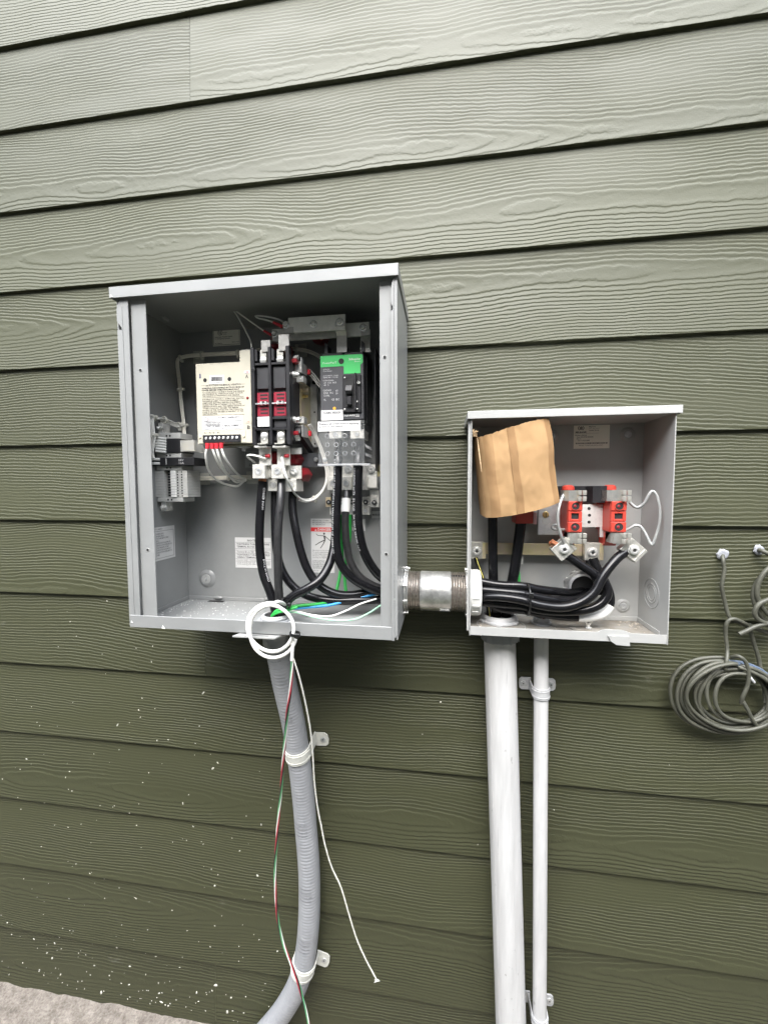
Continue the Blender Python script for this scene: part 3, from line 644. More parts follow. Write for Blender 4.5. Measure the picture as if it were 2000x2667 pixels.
m = MB(); m.prism([(-.108, 1.402), (-.03, 1.372), (-.03, 1.385), (-.1, 1.416)], kx1+.0018, kx1+.0120, 'x'); m.build('side_guard', M_BLACKP, kt)

# ---------------------------------------------------------------- moulded case breaker
qx0, qx1, qz0, qz1, yq = -.2296, -.1468, 1.4270, 1.5455, -.090
M_BRK = mat('breaker case', (.052, .053, .058), .5, var=.08, vs=60)
M_GRNL = mat('green label', (.055, .52, .13), .45)
bk = thing('circuit_breaker', 'dark grey moulded circuit breaker with bright green top label', 'breaker', ((qx0+qx1)/2, yq, qz0))
m = MB(); m.box(qx0, qx1, yq, -.012, qz0, qz1, .0012); m.build('case', M_BRK, bk)
w_, h_ = qx1-qx0, qz1-qz0
m = MB(); m.prism([(qx0+.001, qz1-.0205), (qx0+w_*.55, qz1-.0205), (qx0+w_*.55, qz1-.0345), (qx1-.006, qz1-.0345), (qx1-.006, qz1-.019), (qx1-.0015, qz1-.0155), (qx1-.0015, qz1-.002), (qx1-.004, qz1-.0003), (qx0+.001, qz1-.0003)], yq-.0005, yq); gl = m.build('brand_label', M_GRNL, bk)
text('PowerPacT', qx0+.006, qz1-.0150, qx0+.032, qz1-.0115, M_WHITEP, gl, y=yq-.0007); text('Schneider', qx0+.0555, qz1-.0105, qx0+.0775, qz1-.0065, M_WHITEP, gl, y=yq-.0007, bold=.02); text('Electric', qx0+.066, qz1-.0140, qx0+.0775, qz1-.0118, M_WHITEP, gl, y=yq-.0007)
m = MB(); m.cyl((qx0+w_*.495, yq-.0009, qz1-.0115), (qx0+w_*.495, yq+.001, qz1-.0115), .0052, 20); m.build('mounting_hole', M_DARKGAP, bk)
H = (qx0, qx1, qz0, qz1, yq-.0003)
for s_, a in (('QDM222JU\nCircuit Breaker', (.07, .20, .28, .245)), ('AUTOMATIC CLASS\nNEMA AB 1 / UL 489', (.07, .30, .42, .345)), ('Ui 750V 50/60Hz\n  240   65 kA   HACR\n  480   20', (.07, .37, .38, .465)), ('120/240V\n 200A  75C\n CU/AL', (.07, .52, .30, .63)), ('UL', (.08, .665, .13, .695)), ('CE  IEC', (.26, .665, .44, .695)), ('65\n20', (.36, .53, .41, .60))):
    ft(bk, s_, *H, *a, m_=M_PRINT)
m = MB(); m.lathe((qx0+w_*.325, yq, qz0+.0215), (0, -1, 0), [(.0030, 0), (.0028, .0008), (1e-7, .001)], 14); m.build('trip_button', mat('orange button', (.75, .35, .03), .4), bk)
m = MB(); m.box(qx0+w_*.53, qx1-.0045, yq-.0045, yq, qz0+.013, qz1-.0375, .0008); esc = m.build('toggle_escutcheon', M_RIB, bk)
m = MB(); m.box(qx0+w_*.60, qx1-.017, yq-.0052, yq-.0044, qz0+.022, qz1-.047, .0004); m.build('toggle_slot', M_DARKGAP, esc)
m = MB(); m.prism([(yq-.0050, qz0+.043), (yq-.0050, qz0+.062), (yq-.011, qz0+.060), (yq-.016, qz0+.050), (yq-.012, qz0+.045)], qx0+w_*.625, qx1-.0195, 'x'); tgl = m.build('toggle', M_BLK2, esc)
m = MB(); m.box(qx0+w_*.63, qx1-.020, yq-.0120, yq-.0053, qz0+.024, qz0+.041, .002); m.build('toggle_base', M_BLACKP, esc)
m = MB(); m.box(qx1-.0155, qx1-.0125, yq-.0100, yq-.0046, qz0+.016, qz1-.036, .0005); m.build('lockout_bar', M_RIB, esc)
for a, z in ((.58, qz1-.043), (.83, qz1-.0435), (.58, qz0+.018), (.86, qz0+.018), (.86, qz0+.031)):
    m = MB(); m.sphere((qx0+w_*a, yq-.005, z), .0019, 10, 6); m.build('rivet', M_CHROME, esc)
m = MB(); m.box(qx1-.0105, qx1-.0050, yq-.0088, yq-.0046, qz1-.0560, qz1-.0515, .0008); m.build('lock_pin', M_CHROME, esc)
m = MB(); m.box(qx0+w_*.535, qx1-.006, yq-.0004, yq, qz0+.0045, qz0+.0105, .0001); sq = m.build('maker_strip', M_BRK, bk)
text('SQUARE D', qx0+w_*.545, qz0+.0055, qx1-.010, qz0+.0095, M_WHITEP, sq, y=yq-.0006, bold=.02)
m = MB(); x_ = qx1-.0155; m.box(x_, x_+.0062, yq-.0006, yq-.0004, qz0+.0047, qz0+.0053, 0); m.box(x_, x_+.0062, yq-.0006, yq-.0004, qz0+.0097, qz0+.0103, 0); m.box(x_+.0056, x_+.0062, yq-.0006, yq-.0004, qz0+.0053, qz0+.0097, 0); m.build('maker_mark', M_WHITEP, sq)
m = MB(); m.box(qx0+.001, qx0+w_*.525, yq-.0008, yq-.0001, qz0-.0005, qz0+.0185, .0001); ns = m.build('name_sticker', M_PAPER, bk)
text('NORMAL BREAKER', qx0+.006, qz0+.0115, qx0+w_*.47, qz0+.0158, M_INK, ns, y=yq-.001, bold=.01)
for a in (.012, .028):
    m = MB(); m.box(qx0+a, qx0+a+.004, yq-.001, yq-.0008, qz0+.003, qz0+.007, 0); m.build('code_mark', M_PRINT, ns)
# top shoulders and barrier posts
m = MB(); m.box(qx0+.002, qx0+.042, yq+.004, yq+.05, qz1, qz1+.006, .001); m.box(qx0+.046, qx1-.002, yq+.004, yq+.05, qz1, qz1+.006, .001)
m.build('shoulder', M_RIB, bk)
for xa in (qx0+.0075, qx0+.041, qx1-.0055):
    m = MB(); m.prism([(xa, qz1+.0062), (xa+.006, qz1+.0062), (xa+.006, qz1+.022), (xa, qz1+.027)], yq+.006, yq+.032); m.build('barrier_post', M_BRK, bk)
m = MB(); m.box(qx1+.0004, qx1+.003, -.070, -.012, qz0-.002, qz1+.012, .0006); m.build('side_plate', M_RIB, bk)
m = MB(); m.box(-.1280, -.1262, -.080, -.006, 1.332, 1.560, .0005); m.box(-.1258, -.1085, -.010, -.006, 1.332, 1.56, .0005); hb = m.build('barrier_plate', M_RIB, bk)

# ---------------------------------------------------------------- clear guard under the breaker, with its notice
M_CLEAR = bpy.data.materials.new('clear polycarbonate'); M_CLEAR.use_nodes = True
t_ = M_CLEAR.node_tree; b_ = t_.nodes['Principled BSDF']; b_.inputs['Base Color'].default_value = (.5, .52, .52, 1); b_.inputs['Roughness'].default_value = .08; b_.inputs['Alpha'].default_value = .08; b_.inputs['Specular IOR Level'].default_value = .35
M_FROST = mat('frosted plastic edge', (.62, .63, .64), .3, alpha=.45)
gx0, gx1, gz0, gz1, yg = -.2300, -.1435, 1.3450, 1.4235, -.105
cg = thing('clear_guard', 'clear plastic terminal guard with round holes under the breaker', 'guard', ((gx0+gx1)/2, yg, gz0))
m = MB(); m.box(gx0, gx1, yg, yg+.0016, gz0, gz1, .0003); m.build('front_sheet', M_CLEAR, cg)
m = MB(); m.box(gx1-.0016, gx1, yg+.0018, -.02, gz0, gz1, .0003); m.build('side_sheet', M_CLEAR, cg)
m = MB(); m.box(gx0-.002, gx1+.010, yg-.001, yg+.012, gz0-.0042, gz0-.0003, .0008); m.build('bottom_ledge', M_FROST, cg)
for i in range(4):
    for j in range(3):
        if j == 0 and i == 3: continue
        c = (gx0+.0170+i*.0165, yg-.0008, gz0+.0185+(2-j)*.0160); m = MB(); m.ring(c, (0, 1, 0), .0034, .0043, .0018, 18, .0003); m.build('hole_rim', M_FROST, cg)
for j in (0, 1):
    for i in range(6):
        m = MB(); m.ring((gx1+.0002, yg+.012+i*.011, gz0+.017+j*.0155), (1, 0, 0), .0024, .0034, .0008, 12, .0002); m.build('hole_rim', M_FROST, cg)
m = MB(); m.box(gx0-.0005, gx1-.0065, yg-.0008, yg-.0001, gz1-.0195, gz1-.0015, .0001); gn = m.build('notice_sticker', M_PAPER, cg)
text('Replace all covers before applying\npower to the switch.', gx0+.003, gz1-.0135, gx1-.0105, gz1-.004, M_INK, gn, y=yg-.001, bold=.015); text('166-1049', gx1-.0135, gz1-.0180, gx1-.0095, gz1-.0165, M_INK, gn, y=yg-.001)
screw(cg, (-.2167,-.107,1.3516), .0042, hexh=True, h=.004, cross=False)
# breaker load lugs behind the guard
ll = thing('breaker_load_lugs', 'pair of pale load lugs behind the clear guard', 'lug', (-.185, -.06, 1.39))
for a, b in (((-.2178,-.075,1.4122), (-.1931,-.075,1.3942)), ((-.1764,-.075,1.4112), (-.1498,-.075,1.3933))): lug(ll, a, b, -.075, -.03)
m = MB(); m.box(-.225, -.150, -.060, -.012, 1.408, 1.4235); m.build('breaker_foot', M_BRK, ll)

# ---------------------------------------------------------------- upper bus bars linking contactor and breaker
def bus(name, label, a, b, y, straps, bolts, cat='bus bar'):
    x0, x1, z0, z1 = rc(a, b); t = thing(name, label, cat, ((x0+x1)/2, y, z0))
    m = MB(); m.box(x0, x1, y, y+.004, z0, z1, .0006); m.build('bar', M_STEELB, t)
    for (sx0, sx1, zt, ztop, zbot, yt, yb) in straps:
        m = MB(); m.box(sx0, sx1, y-.0002, y+.0038, ztop, zt, .0005)
        q = [(y-.0002, ztop), (yb, ztop-.012), (yb, zbot), (yb+.004, zbot), (yb+.004, ztop-.0135), (y+.0038, ztop-.001)]
        m.prism(q, sx0, sx1, 'x'); m.build('strap', M_STRAPM, t)
    for p in bolts: bolt(t, p, .0048)
    return t
M_STRAPM = mat('plated copper strap', (.50, .49, .46), .32, .6, var=.15, vs=80)
M_STEELB = mat('nickel bar', (.84, .83, .78), .36, .25, var=.10, vs=60)
bus('bus_bar', 'front upper silver bus bar with three bolts above the breaker', (-.2873,-.098,1.6157), (-.1788,-.098,1.5878), -.098,
    [(-.2960, -.2765, 1.5990, 1.5880, 1.548, 0, -.1235), (-.1980, -.1790, 1.6030, 1.5940, 1.552, 0, -.086)],
    [(-.291,-.0985,1.6026), (-.2379,-.0985,1.6007), (-.1886,-.0985,1.6018)])
bus('bus_bar', 'rear upper silver bus bar reaching furthest right above the breaker', (-.3291,-.075,1.606), (-.1398,-.075,1.583), -.075,
    [(-.3290, -.3120, 1.5935, 1.5800, 1.548, 0, -.1235), (-.1545, -.1360, 1.5950, 1.584, 1.552, 0, -.080)],
    [(-.3236,-.0755,1.5968), (-.1498,-.0755,1.598)])
m = MB(); x0, x1, z0, z1 = rc((-.1909,-.075,1.6084), (-.139,-.075,1.5871)); m.box(x0, x1, -.0749, -.0705, z0, z1); 
ob = [o for o in bpy.data.objects if o.name.startswith('bus_bar') and 'rear' in o.get('label', '')][0]; m.build('bar_end', M_STEELB, ob)
for a, lb in (((-.2483,-.04,1.6062), 'dark red cone standoff behind the middle of the upper bus bars'), ((-.325,-.035,1.5844), 'dark red cone standoff hidden behind the contactor top')):
    t = thing('standoff_insulator', lb, 'insulator', (a[0], -.006, a[2]), 'red standoff insulators behind the bus bars'); m = MB(); m.lathe((a[0], -.0042, a[2]), (0, -1, 0), [(.013, 0), (.017, .018), (.019, .034), (.015, .062), (.012, .066)], 6); m.build('cone', M_REDI, t)

# ---------------------------------------------------------------- generator-side lugs below the contactor
el = thing('emergency_lug_set', 'four pale lugs with straps below the contactor', 'lug', (-.31, -.10, 1.31))
for i, (a, b) in enumerate((((-.3453,-.108,1.3785), (-.3217,-.108,1.3429)), ((-.3096,-.108,1.3778), (-.2846,-.108,1.3425)))):
    x0, x1, z0, z1 = rc(a, b); m = MB(); m.box(x0, x1, -.108, -.104, z0, z1, .0006); m.box(x0, x1, -.1278, -.1045, z1-.004, z1-.0005, .0005); m.build('strap', M_LUG, el)
    c = Vector(((x0+x1)/2-.001, -.1085, (z0+z1)/2-.001)); m = MB(); m.ring(c, (0, -1, 0), .004, .0072, .0012, 18); m.build('ring_terminal', M_LUG, el)
    m = MB(); m.cyl((x1-.009, -.1105, c.z+.001), (x1-.001, -.1105, c.z+.001), .0034, 10); m.build('crimp_sleeve', M_REDW, el)
for a, b, yf, yb in (((-.3558,-.115,1.3444), (-.3312,-.115,1.3183), -.115, -.075), ((-.3186,-.115,1.3439), (-.2943,-.115,1.3181), -.115, -.075), ((-.335,-.095,1.3181), (-.3137,-.095,1.2944), -.095, -.06), ((-.3009,-.095,1.3178), (-.2776,-.095,1.2936), -.095, -.055)):
    lug(el, a, b, yf, yb)
for a, b in (((-.3375,-.1,1.3442), (-.3257,-.1,1.3201)), ((-.2999,-.1,1.3431), (-.289,-.1,1.3191))): slab('bus_block', M_LUGD, el, a, b, -.100, -.060)
slab('bolt_plate', M_LUG, el, (-.2917,-.092,1.3427), (-.2684,-.092,1.3177), -.092, -.088); bolt(el, (-.2825,-.0925,1.3302), .0055)
slab('strap', M_STEELB, el, (-.2915,-.085,1.3776), (-.2709,-.085,1.3655), -.085, -.080)
for a, lb in (((-.2934,-.075,1.357), 'dark red standoff insulator right of the contactor lugs, upper one'), ((-.3319,-.075,1.3613), 'dark red standoff insulator between the two contactor straps'), ((-.279,-.06,1.3268), 'dark red standoff insulator right of the contactor lugs, lower one')):
    t = thing('standoff_insulator', lb, 'insulator', (a[0], -.02, a[2]), 'red standoff insulators behind the bus bars'); m = MB(); m.lathe((a[0], -.028, a[2]), (0, -1, 0), [(.012, 0), (.0155, .012), (.0155, .03), (.012, .042), (.009, .046)], 6); m.build('cone', M_REDI, t)
gb = thing('grey_bracket', 'dark grey folded bracket right of the contactor lugs', 'bracket', (-.2711,-.05,1.3439))
M_DGREY = mat('dark grey paint', (.10, .104, .11), .4, var=.05)
m = MB(); x0, x1, z0, z1 = rc((-.3093,-.05,1.3705), (-.2408,-.05,1.3435)); 
m.prism([(x0, -.046), (x1-.030, -.046), (x1-.016, -.028), (x1, -.028), (x1, -.026), (x1-.0165, -.026), (x1-.031, -.044), (x0, -.044)], z0, z1, 'z'); m.build('plate', M_DGREY, gb)
screw(gb, (-.259,-.03,1.3581), .005, hexh=True, h=.005, cross=False)

# ---------------------------------------------------------------- neutral and ground bars
nb_ = thing('neutral_bar', 'stacked silver neutral bar with lugs behind the breaker cables', 'bus bar', (-.1856,-.03,1.2967))
for a, b in (((-.2264,-.045,1.3467), (-.203,-.045,1.3228)), ((-.2004,-.045,1.3464), (-.1756,-.045,1.3226)), ((-.17,-.045,1.346), (-.1508,-.045,1.3224))):
    slab('bolt_plate', M_LUG, nb_, a, b, -.045, -.035)
bolt(nb_, (-.1871,-.0455,1.3356), .0055, M_STEEL)
for a, b in (((-.2271,-.06,1.3226), (-.2033,-.06,1.2961)), ((-.2,-.06,1.3224), (-.1779,-.06,1.296)), ((-.167,-.06,1.3221), (-.1481,-.06,1.2959))): lug(nb_, a, b, -.06, -.025)
slab('bus_block', M_LUGD, nb_, (-.1795,-.052,1.3217), (-.1735,-.052,1.2967), -.052, -.03)
x0, x1, z0, z1 = rc((-.1499,-.045,1.3458), (-.1309,-.045,1.3003)); m = MB(); m.box(x0, x1, -.045, -.042, z0, z1, .0005); m.box(x0, x1, -.0415, -.02, z0-.002, z0+.0005, .0005); m.build('bonding_strap', M_STEELB, nb_); bolt(nb_, (-.1414,-.0455,1.3351), .0055)
slab('end_plate', M_GOLD, nb_, (-.13,-.04,1.3458), (-.117,-.04,1.3223), -.04, -.036)
gr = thing('ground_bar', 'lower ground bar with black socket screws above the danger label', 'bus bar', (-.1964,-.02,1.2452))
slab('bar', M_LUGD, gr, (-.2352,-.026,1.2786), (-.1493,-.026,1.263), -.026, -.012)
for a, b, mm in (((-.2391,-.032,1.2811), (-.2255,-.032,1.2615), M_GOLD), ((-.2092,-.032,1.2827), (-.2014,-.032,1.2616), M_LUG), ((-.1876,-.032,1.2827), (-.179,-.032,1.2617), M_LUG), ((-.163,-.032,1.2819), (-.1482,-.032,1.2618), M_LUG), ((-.1468,-.034,1.295), (-.1283,-.034,1.2611), M_LUG)):
    s_ = slab('tang', mm, gr, a, b, a[1], a[1]+.006); x0, x1, z0, z1 = rc(a, b); c = Vector(((x0+x1)/2, a[1]-.0002, z0+.0095)); m = MB(); m.lathe(c, (0, -1, 0), [(.0052, 0), (.005, .003), (.003, .0035), (.0022, .0015), (1e-7, .0015)], 14); m.build('socket_screw', M_BLACKP, s_)
    m = MB(); m.sphere(c+Vector((0, -.0032, 0)), .0020, 8, 5); m.build('screw_tip', M_CHROME, s_)
for a, b in (((-.231,-.03,1.2614), (-.2174,-.03,1.2449)), ((-.2107,-.03,1.2615), (-.198,-.03,1.245)), ((-.1907,-.03,1.2615), (-.1796,-.03,1.2451)), ((-.1652,-.03,1.2616), (-.1486,-.03,1.2453))): lug(gr, a, b, -.030, -.01)

# ---------------------------------------------------------------- stickers in the larger box
LB = 'printed stickers in the two boxes'
t, x0, x1, z0, z1, y = sticker('listing_label', 'cream listing sticker high on the back of the larger box', (-.493,-.0062,1.6504), (-.4309,-.0062,1.606), -.0045, mat('cream sticker', (.88, .86, .76), .55))
G_ = (x0, x1, z0, z1, y); bars(t, *G_, [(.02, .04, .98, .055), (.02, .945, .98, .96), (.02, .04, .03, .96), (.97, .04, .98, .96)])
m = MB(); m.ring((x0+(x1-x0)*.27, y, z1-(z1-z0)*.38), (0, -1, 0), .0048, .0055, .0002, 22, .00005); m.build('emblem_ring', M_INK, t); ft(t, 'UL', *G_, .22, .30, .33, .46, bold=.02); ft(t, 'LISTED\n 81H6', *G_, .37, .36, .53, .48); ft(t, 'Automatic Transfer Switch\nfor emergency systems.', *G_, .07, .55, .72, .70, bold=.01); ft(t, 'File E44151', *G_, .07, .86, .34, .92, bold=.01); ft(t, '145515-1 REV', *G_, .70, .82, .96, .88)
t, x0, x1, z0, z1, y = sticker('torque_notice', 'white NOTICE sticker of tightening torques on the larger box back', (-.4545,-.0062,1.192), (-.3714,-.0062,1.125), -.0045)
G_ = (x0, x1, z0, z1, y); ft(t, 'NOTICE', *G_, .35, .06, .68, .13, bold=.02); ft(t, 'TIGHTENING TORQUE FOR WIRE\nTERMINAL BLOCK', *G_, .05, .185, .96, .33, bold=.015); ft(t, 'Terminal Block TB1   7 in-lb   0.8Nm', *G_, .05, .44, .95, .50); ft(t, 'TIGHTENING TORQUE FOR FIELD\nWIRING TERMINALS/LUGS', *G_, .05, .54, .97, .68, bold=.015); ft(t, 'Screw Size   Torque   Metric', *G_, .05, .73, .85, .77); ft(t, '3/16 inch | 120-125 in-lb | 14.1Nm\n5/16 inch | 275-280 in-lb | 31.0Nm', *G_, .06, .80, .97, .91)
bars(t, *G_, [(.01, .155, .99, .162), (.01, .36, .99, .367), (.01, .415, .99, .42), (.01, .515, .99, .522), (.01, .70, .99, .707), (.01, .78, .99, .786), (.48, .36, .484, .515), (.33, .70, .334, .93)])
t, x0, x1, z0, z1, y = sticker('danger_label', 'tall white DANGER sticker with red band and falling figure', (-.2803,-.0062,1.2348), (-.2294,-.0062,1.1187), -.0045)
G_ = (x0, x1, z0, z1, y); ft(t, 'REPLACE ALL COVERS\nBEFORE APPLYING POWER\nTO THE SWITCH', *G_, .06, .02, .94, .12); bars(t, *G_, [(0, .16, 1, .235)], M_RED, 'red_band'); ft(t, 'DANGER', x0, x1, z0, z1, y-.0002, .30, .172, .88, .222, m_=M_PAPER, bold=.03)
m = MB(); cx_, cz_ = x0+(x1-x0)*.21, z1-(z1-z0)*.222; m.prism([(cx_-.0024, cz_), (cx_+.0024, cz_), (cx_, cz_+.0042)], y-.0003, y-.0001); m.build('warning_triangle', M_PAPER, t)
fx = lambda a, b: (x0+(x1-x0)*a, z1-(z1-z0)*b)
m = MB()
def stroke(p, q, w): 
    a, b = Vector((fx(*p)[0], 0, fx(*p)[1])), Vector((fx(*q)[0], 0, fx(*q)[1])); d = (b-a).normalized(); n = Vector((-d.z, 0, d.x))*w
    m.prism([((a+n).x, (a+n).z), ((b+n*.8).x, (b+n*.8).z), ((b-n*.8).x, (b-n*.8).z), ((a-n).x, (a-n).z)], y, y+.0001)
hc = fx(.57, .275); m.cyl((hc[0], y, hc[1]), (hc[0], y+.0001, hc[1]), .0022, 14)
for p, q, w in (((.57, .31), (.60, .385), .0019), ((.57, .315), (.30, .31), .0007), ((.30, .31), (.22, .275), .0006), ((.60, .32), (.86, .415), .0008), ((.60, .39), (.38, .435), .0011), ((.38, .435), (.18, .49), .0009), ((.61, .39), (.52, .47), .0011), ((.52, .47), (.40, .545), .0009)): stroke(p, q, w)
m.build('falling_figure', M_INK, t)
ft(t, 'More than one live circuit.\nTo ensure against energizing\naccident hazard, disconnect\nall sources of supply before\nservicing. See diagram.', *G_, .06, .575, .86, .735); ft(t, 'AVERTISSEMENT: COUPER\nTOUTES LES SOURCES\nDALIMENTATION AVANT\nDE FAIRE LENTRETIEN OU\nLES REPARATIONS.', *G_, .06, .77, .90, .925); ft(t, 'SMS-176', *G_, .07, .955, .30, .975)
t, x0, x1, z0, z1, y = sticker('source_label', 'grey EMERGENCY and LOAD sticker left of the contactor lugs', (-.4263,-.0062,1.3793), (-.3823,-.0062,1.345), -.0045, mat('grey sticker', (.42, .43, .43), .5))
G_ = (x0, x1, z0, z1, y); ft(t, 'EMERGENCY', *G_, .04, .06, .92, .17, bold=.015); ft(t, 'LOAD', *G_, .28, .55, .58, .66, bold=.015); ft(t, 'A', *G_, .22, .78, .32, .92, bold=.02); bars(t, *G_, [(0, .40, 1, .42), (.2, .76, .35, .77), (.2, .94, .35, .95), (.2, .76, .21, .95), (.345, .76, .355, .95)])
t, x0, x1, z0, z1, y = sticker('bond_label', 'pale MAIN BOND sticker beside the right flange of the larger box', (-.1481,-.0062,1.2517), (-.1215,-.0062,1.2367), -.0045)
ft(t, 'MAIN BOND', x0, x1, z0, z1, y, .06, .38, .95, .66, bold=.015)
t, x0, x1, z0, z1, y = sticker('ground_label', 'white PANEL GROUND sticker behind the green wires', (-.2164,-.0062,1.2344), (-.1622,-.0062,1.2098), -.0045)
ft(t, 'PANEL\nLUG\nGROUND', x0, x1, z0, z1, y, .48, .08, .78, .7, bold=.015)
m = MB(); m.ring((x0+(x1-x0)*.12, y, (z0+z1)/2), (0, -1, 0), .0055, .0065, .0002, 22, .00005); m.build('ground_symbol', M_INK, t)
# wiring list on the left wall
wl = thing('wiring_list', 'white wiring list sticker on the left inner wall', 'label', (-.569, -.08, 1.154))
m = MB(); m.box(-.5691, -.5686, -.1135, -.0475, 1.1542, 1.2222, .0001); m.build('sheet', M_PAPER, wl)
text('TS11 WIRING', .006, .0625, .028, .0655, M_INK, wl, at_=(-.5684, -.1135, 1.1542), ux=(0, 1, 0))
text('NORMAL SENSE 1\nNORMAL SENSE 2\n TWO WIRE REMOTE START\n(NC)\nSWITCH POSITION NORMAL NO\nSWITCH POSITION EMERGENCY NO\n TWO WIRE REMOTE START\nSWITCH POSITION NORMAL NC\nSWITCH POSITION EMERGENCY NC\nSPARE', .010, .010, .056, .056, M_INK, wl, at_=(-.5684, -.1135, 1.1542), ux=(0, 1, 0))
m = MB()
for a, b, c, d in ((.002, .0595, .062, .0600), (.002, .0045, .062, .005), (.002, .0045, .0025, .06), (.0615, .0045, .062, .06), (.0085, .008, .0089, .057)): m.box(-.5686, -.5684, -.1135+a, -.1135+c, 1.1542+b, 1.1542+d, 0)
m.build('ruled_line', M_INK, wl)

# ---------------------------------------------------------------- terminal rail on the left wall of the larger box
yd = -.100
dr = thing('terminal_rail', 'relay and terminal assembly on a rail on the left inner wall', 'terminal rail', (-.5526,-.085,1.2552))
x0, x1, z0, z1 = rc((-.5606,-.09,1.4306), (-.5506,-.09,1.2547)); m = MB(); m.box(x0, x1-.004, -.092, -.070, z0, z1, .0004); m.box(x0, x1, -.0965, -.0922, z0, z1, .0004); rail = m.build('rail', M_CHROME, dr)
for q in ((-.5579,-.0985,1.4202), (-.5559,-.0985,1.2621)):
    m = MB(); m.cyl(q, (q[0]+.010, q[1], q[2]), .0022, 10); m.lathe(q, (-1, 0, 0), [(.0042, 0), (.0035, .003), (1e-7, .0035)], 10); m.build('screw', M_CHROME, rail)
def dslab(n, mm, a, b, yf, yb, c=.0008): return slab(n, mm, dr, a, b, yf, yb, c)
for a, b in (((-.5631,-.1,1.4096), (-.5113,-.1,1.398)), ((-.5647,-.1,1.3704), (-.5119,-.1,1.3606)), ((-.5657,-.1,1.3454), (-.5111,-.1,1.3365)), ((-.5658,-.1,1.2821), (-.5109,-.1,1.2737))):
    c_ = dslab('end_clamp', M_GREYP, a, b, yd, yd+.04); X0, X1, Z0_, Z1_ = rc(a, b)
    for f_ in (.43, .57):
        m = MB(); m.cyl((X0+(X1-X0)*f_, yd-.0003, (Z0_+Z1_)/2), (X0+(X1-X0)*f_, yd+.001, (Z0_+Z1_)/2), .0020, 10); m.build('hole', M_DARKGAP, c_)
rb = dslab('relay_socket', M_BLACKP, (-.546,-.1,1.398), (-.5123,-.1,1.3703), yd-.002, yd+.045)
for z in [(-.5466,-.108,1.3985),(-.5468,-.108,1.3933),(-.547,-.108,1.3881),(-.5473,-.108,1.3829),(-.5475,-.108,1.3777),(-.5477,-.108,1.3725)]:
    z = Vector(z); m = MB(); m.cyl((z.x-.010, yd-.010, z.z+.001), (z.x+.008, yd-.0045, z.z-.001), .0023, 8); m.build('marker_sleeve', M_WHITEP, dr)
M_GLASS = mat('clear relay case', (.82, .82, .78), .1, alpha=.38)
rl = dslab('relay', M_GLASS, (-.5114,-.1,1.3943), (-.4811,-.1,1.3721), yd-.002, yd+.03)
m = MB(); X0, X1, Z0_, Z1_ = rc((-.5099,-.1,1.392), (-.4941,-.1,1.3738)); m.box(X0, X1, yd, yd+.024, Z0_, Z1_, .001); m.build('relay_core', mat('relay coil', (.55, .5, .38), .4, .5, var=.4, vs=200), rl)
dslab('fuse_block', M_BLACKP, (-.571,-.1,1.3607), (-.4804,-.1,1.3452), yd-.006, yd+.035)
m = MB(); X0, X1, Z0_, Z1_ = rc((-.5398,-.106,1.3591), (-.5386,-.106,1.347)); m.box(X0, X1, yd-.0066, yd-.006, Z0_, Z1_, .0001); m.build('white_mark', M_WHITEP, dr)
q = (-.5131,-.1,1.3478); text('24V\n10A', q[0], q[2], q[0]+.012, q[2]+.010, M_PRINT, dr, y=yd-.0063)
for z in [(-.5592,-.11,1.3576),(-.5595,-.11,1.3493)]:
    z = Vector(z); m = MB(); m.cyl((z.x-.008, yd-.011, z.z), (z.x+.007, yd-.007, z.z), .0026, 8); m.build('marker_sleeve', M_WHITEP, dr)
# ten terminal slices
X0, X1, Z0_, Z1_ = rc((-.5703,-.1,1.3356), (-.5006,-.1,1.2828)); n = 10; dz = (Z1_-Z0_)/n
for i in range(n):
    zb, zt = Z0_+dz*i+.0002, Z0_+dz*(i+1)-.0002
    m = MB(); m.box(X0, X0+.020, yd+.001, yd+.045, zb, zt, .0003); m.prism([(X0+.0202, yd+.010), (X0+.036, yd+.001), (X0+.036, yd+.045), (X0+.0202, yd+.045)], zb, zb+.0013, 'z'); m.box(X0+.0362, X1, yd+.001, yd+.045, zb, zt, .0003); s_ = m.build('terminal_slice', M_GREYP, dr)
    m = MB(); m.box(X0+.036, X0+.0465, yd-.0022, yd+.0008, zb+.0001, zt-.0001, .0003); m.build('marker', M_WHITEP, s_)
    m = MB()
    for xx in (X0+.0495, X0+.0585): m.cyl((xx, yd+.0006, (zb+zt)/2), (xx, yd+.002, (zb+zt)/2), .0015, 8)
    m.build('wire_hole', M_DARKGAP, s_)
m = MB(); m.box(X0+.0202, X0+.0358, yd+.012, yd+.0445, Z0_, Z1_, .0003); m.build('slot_shadow_wall', M_BLK2, dr)

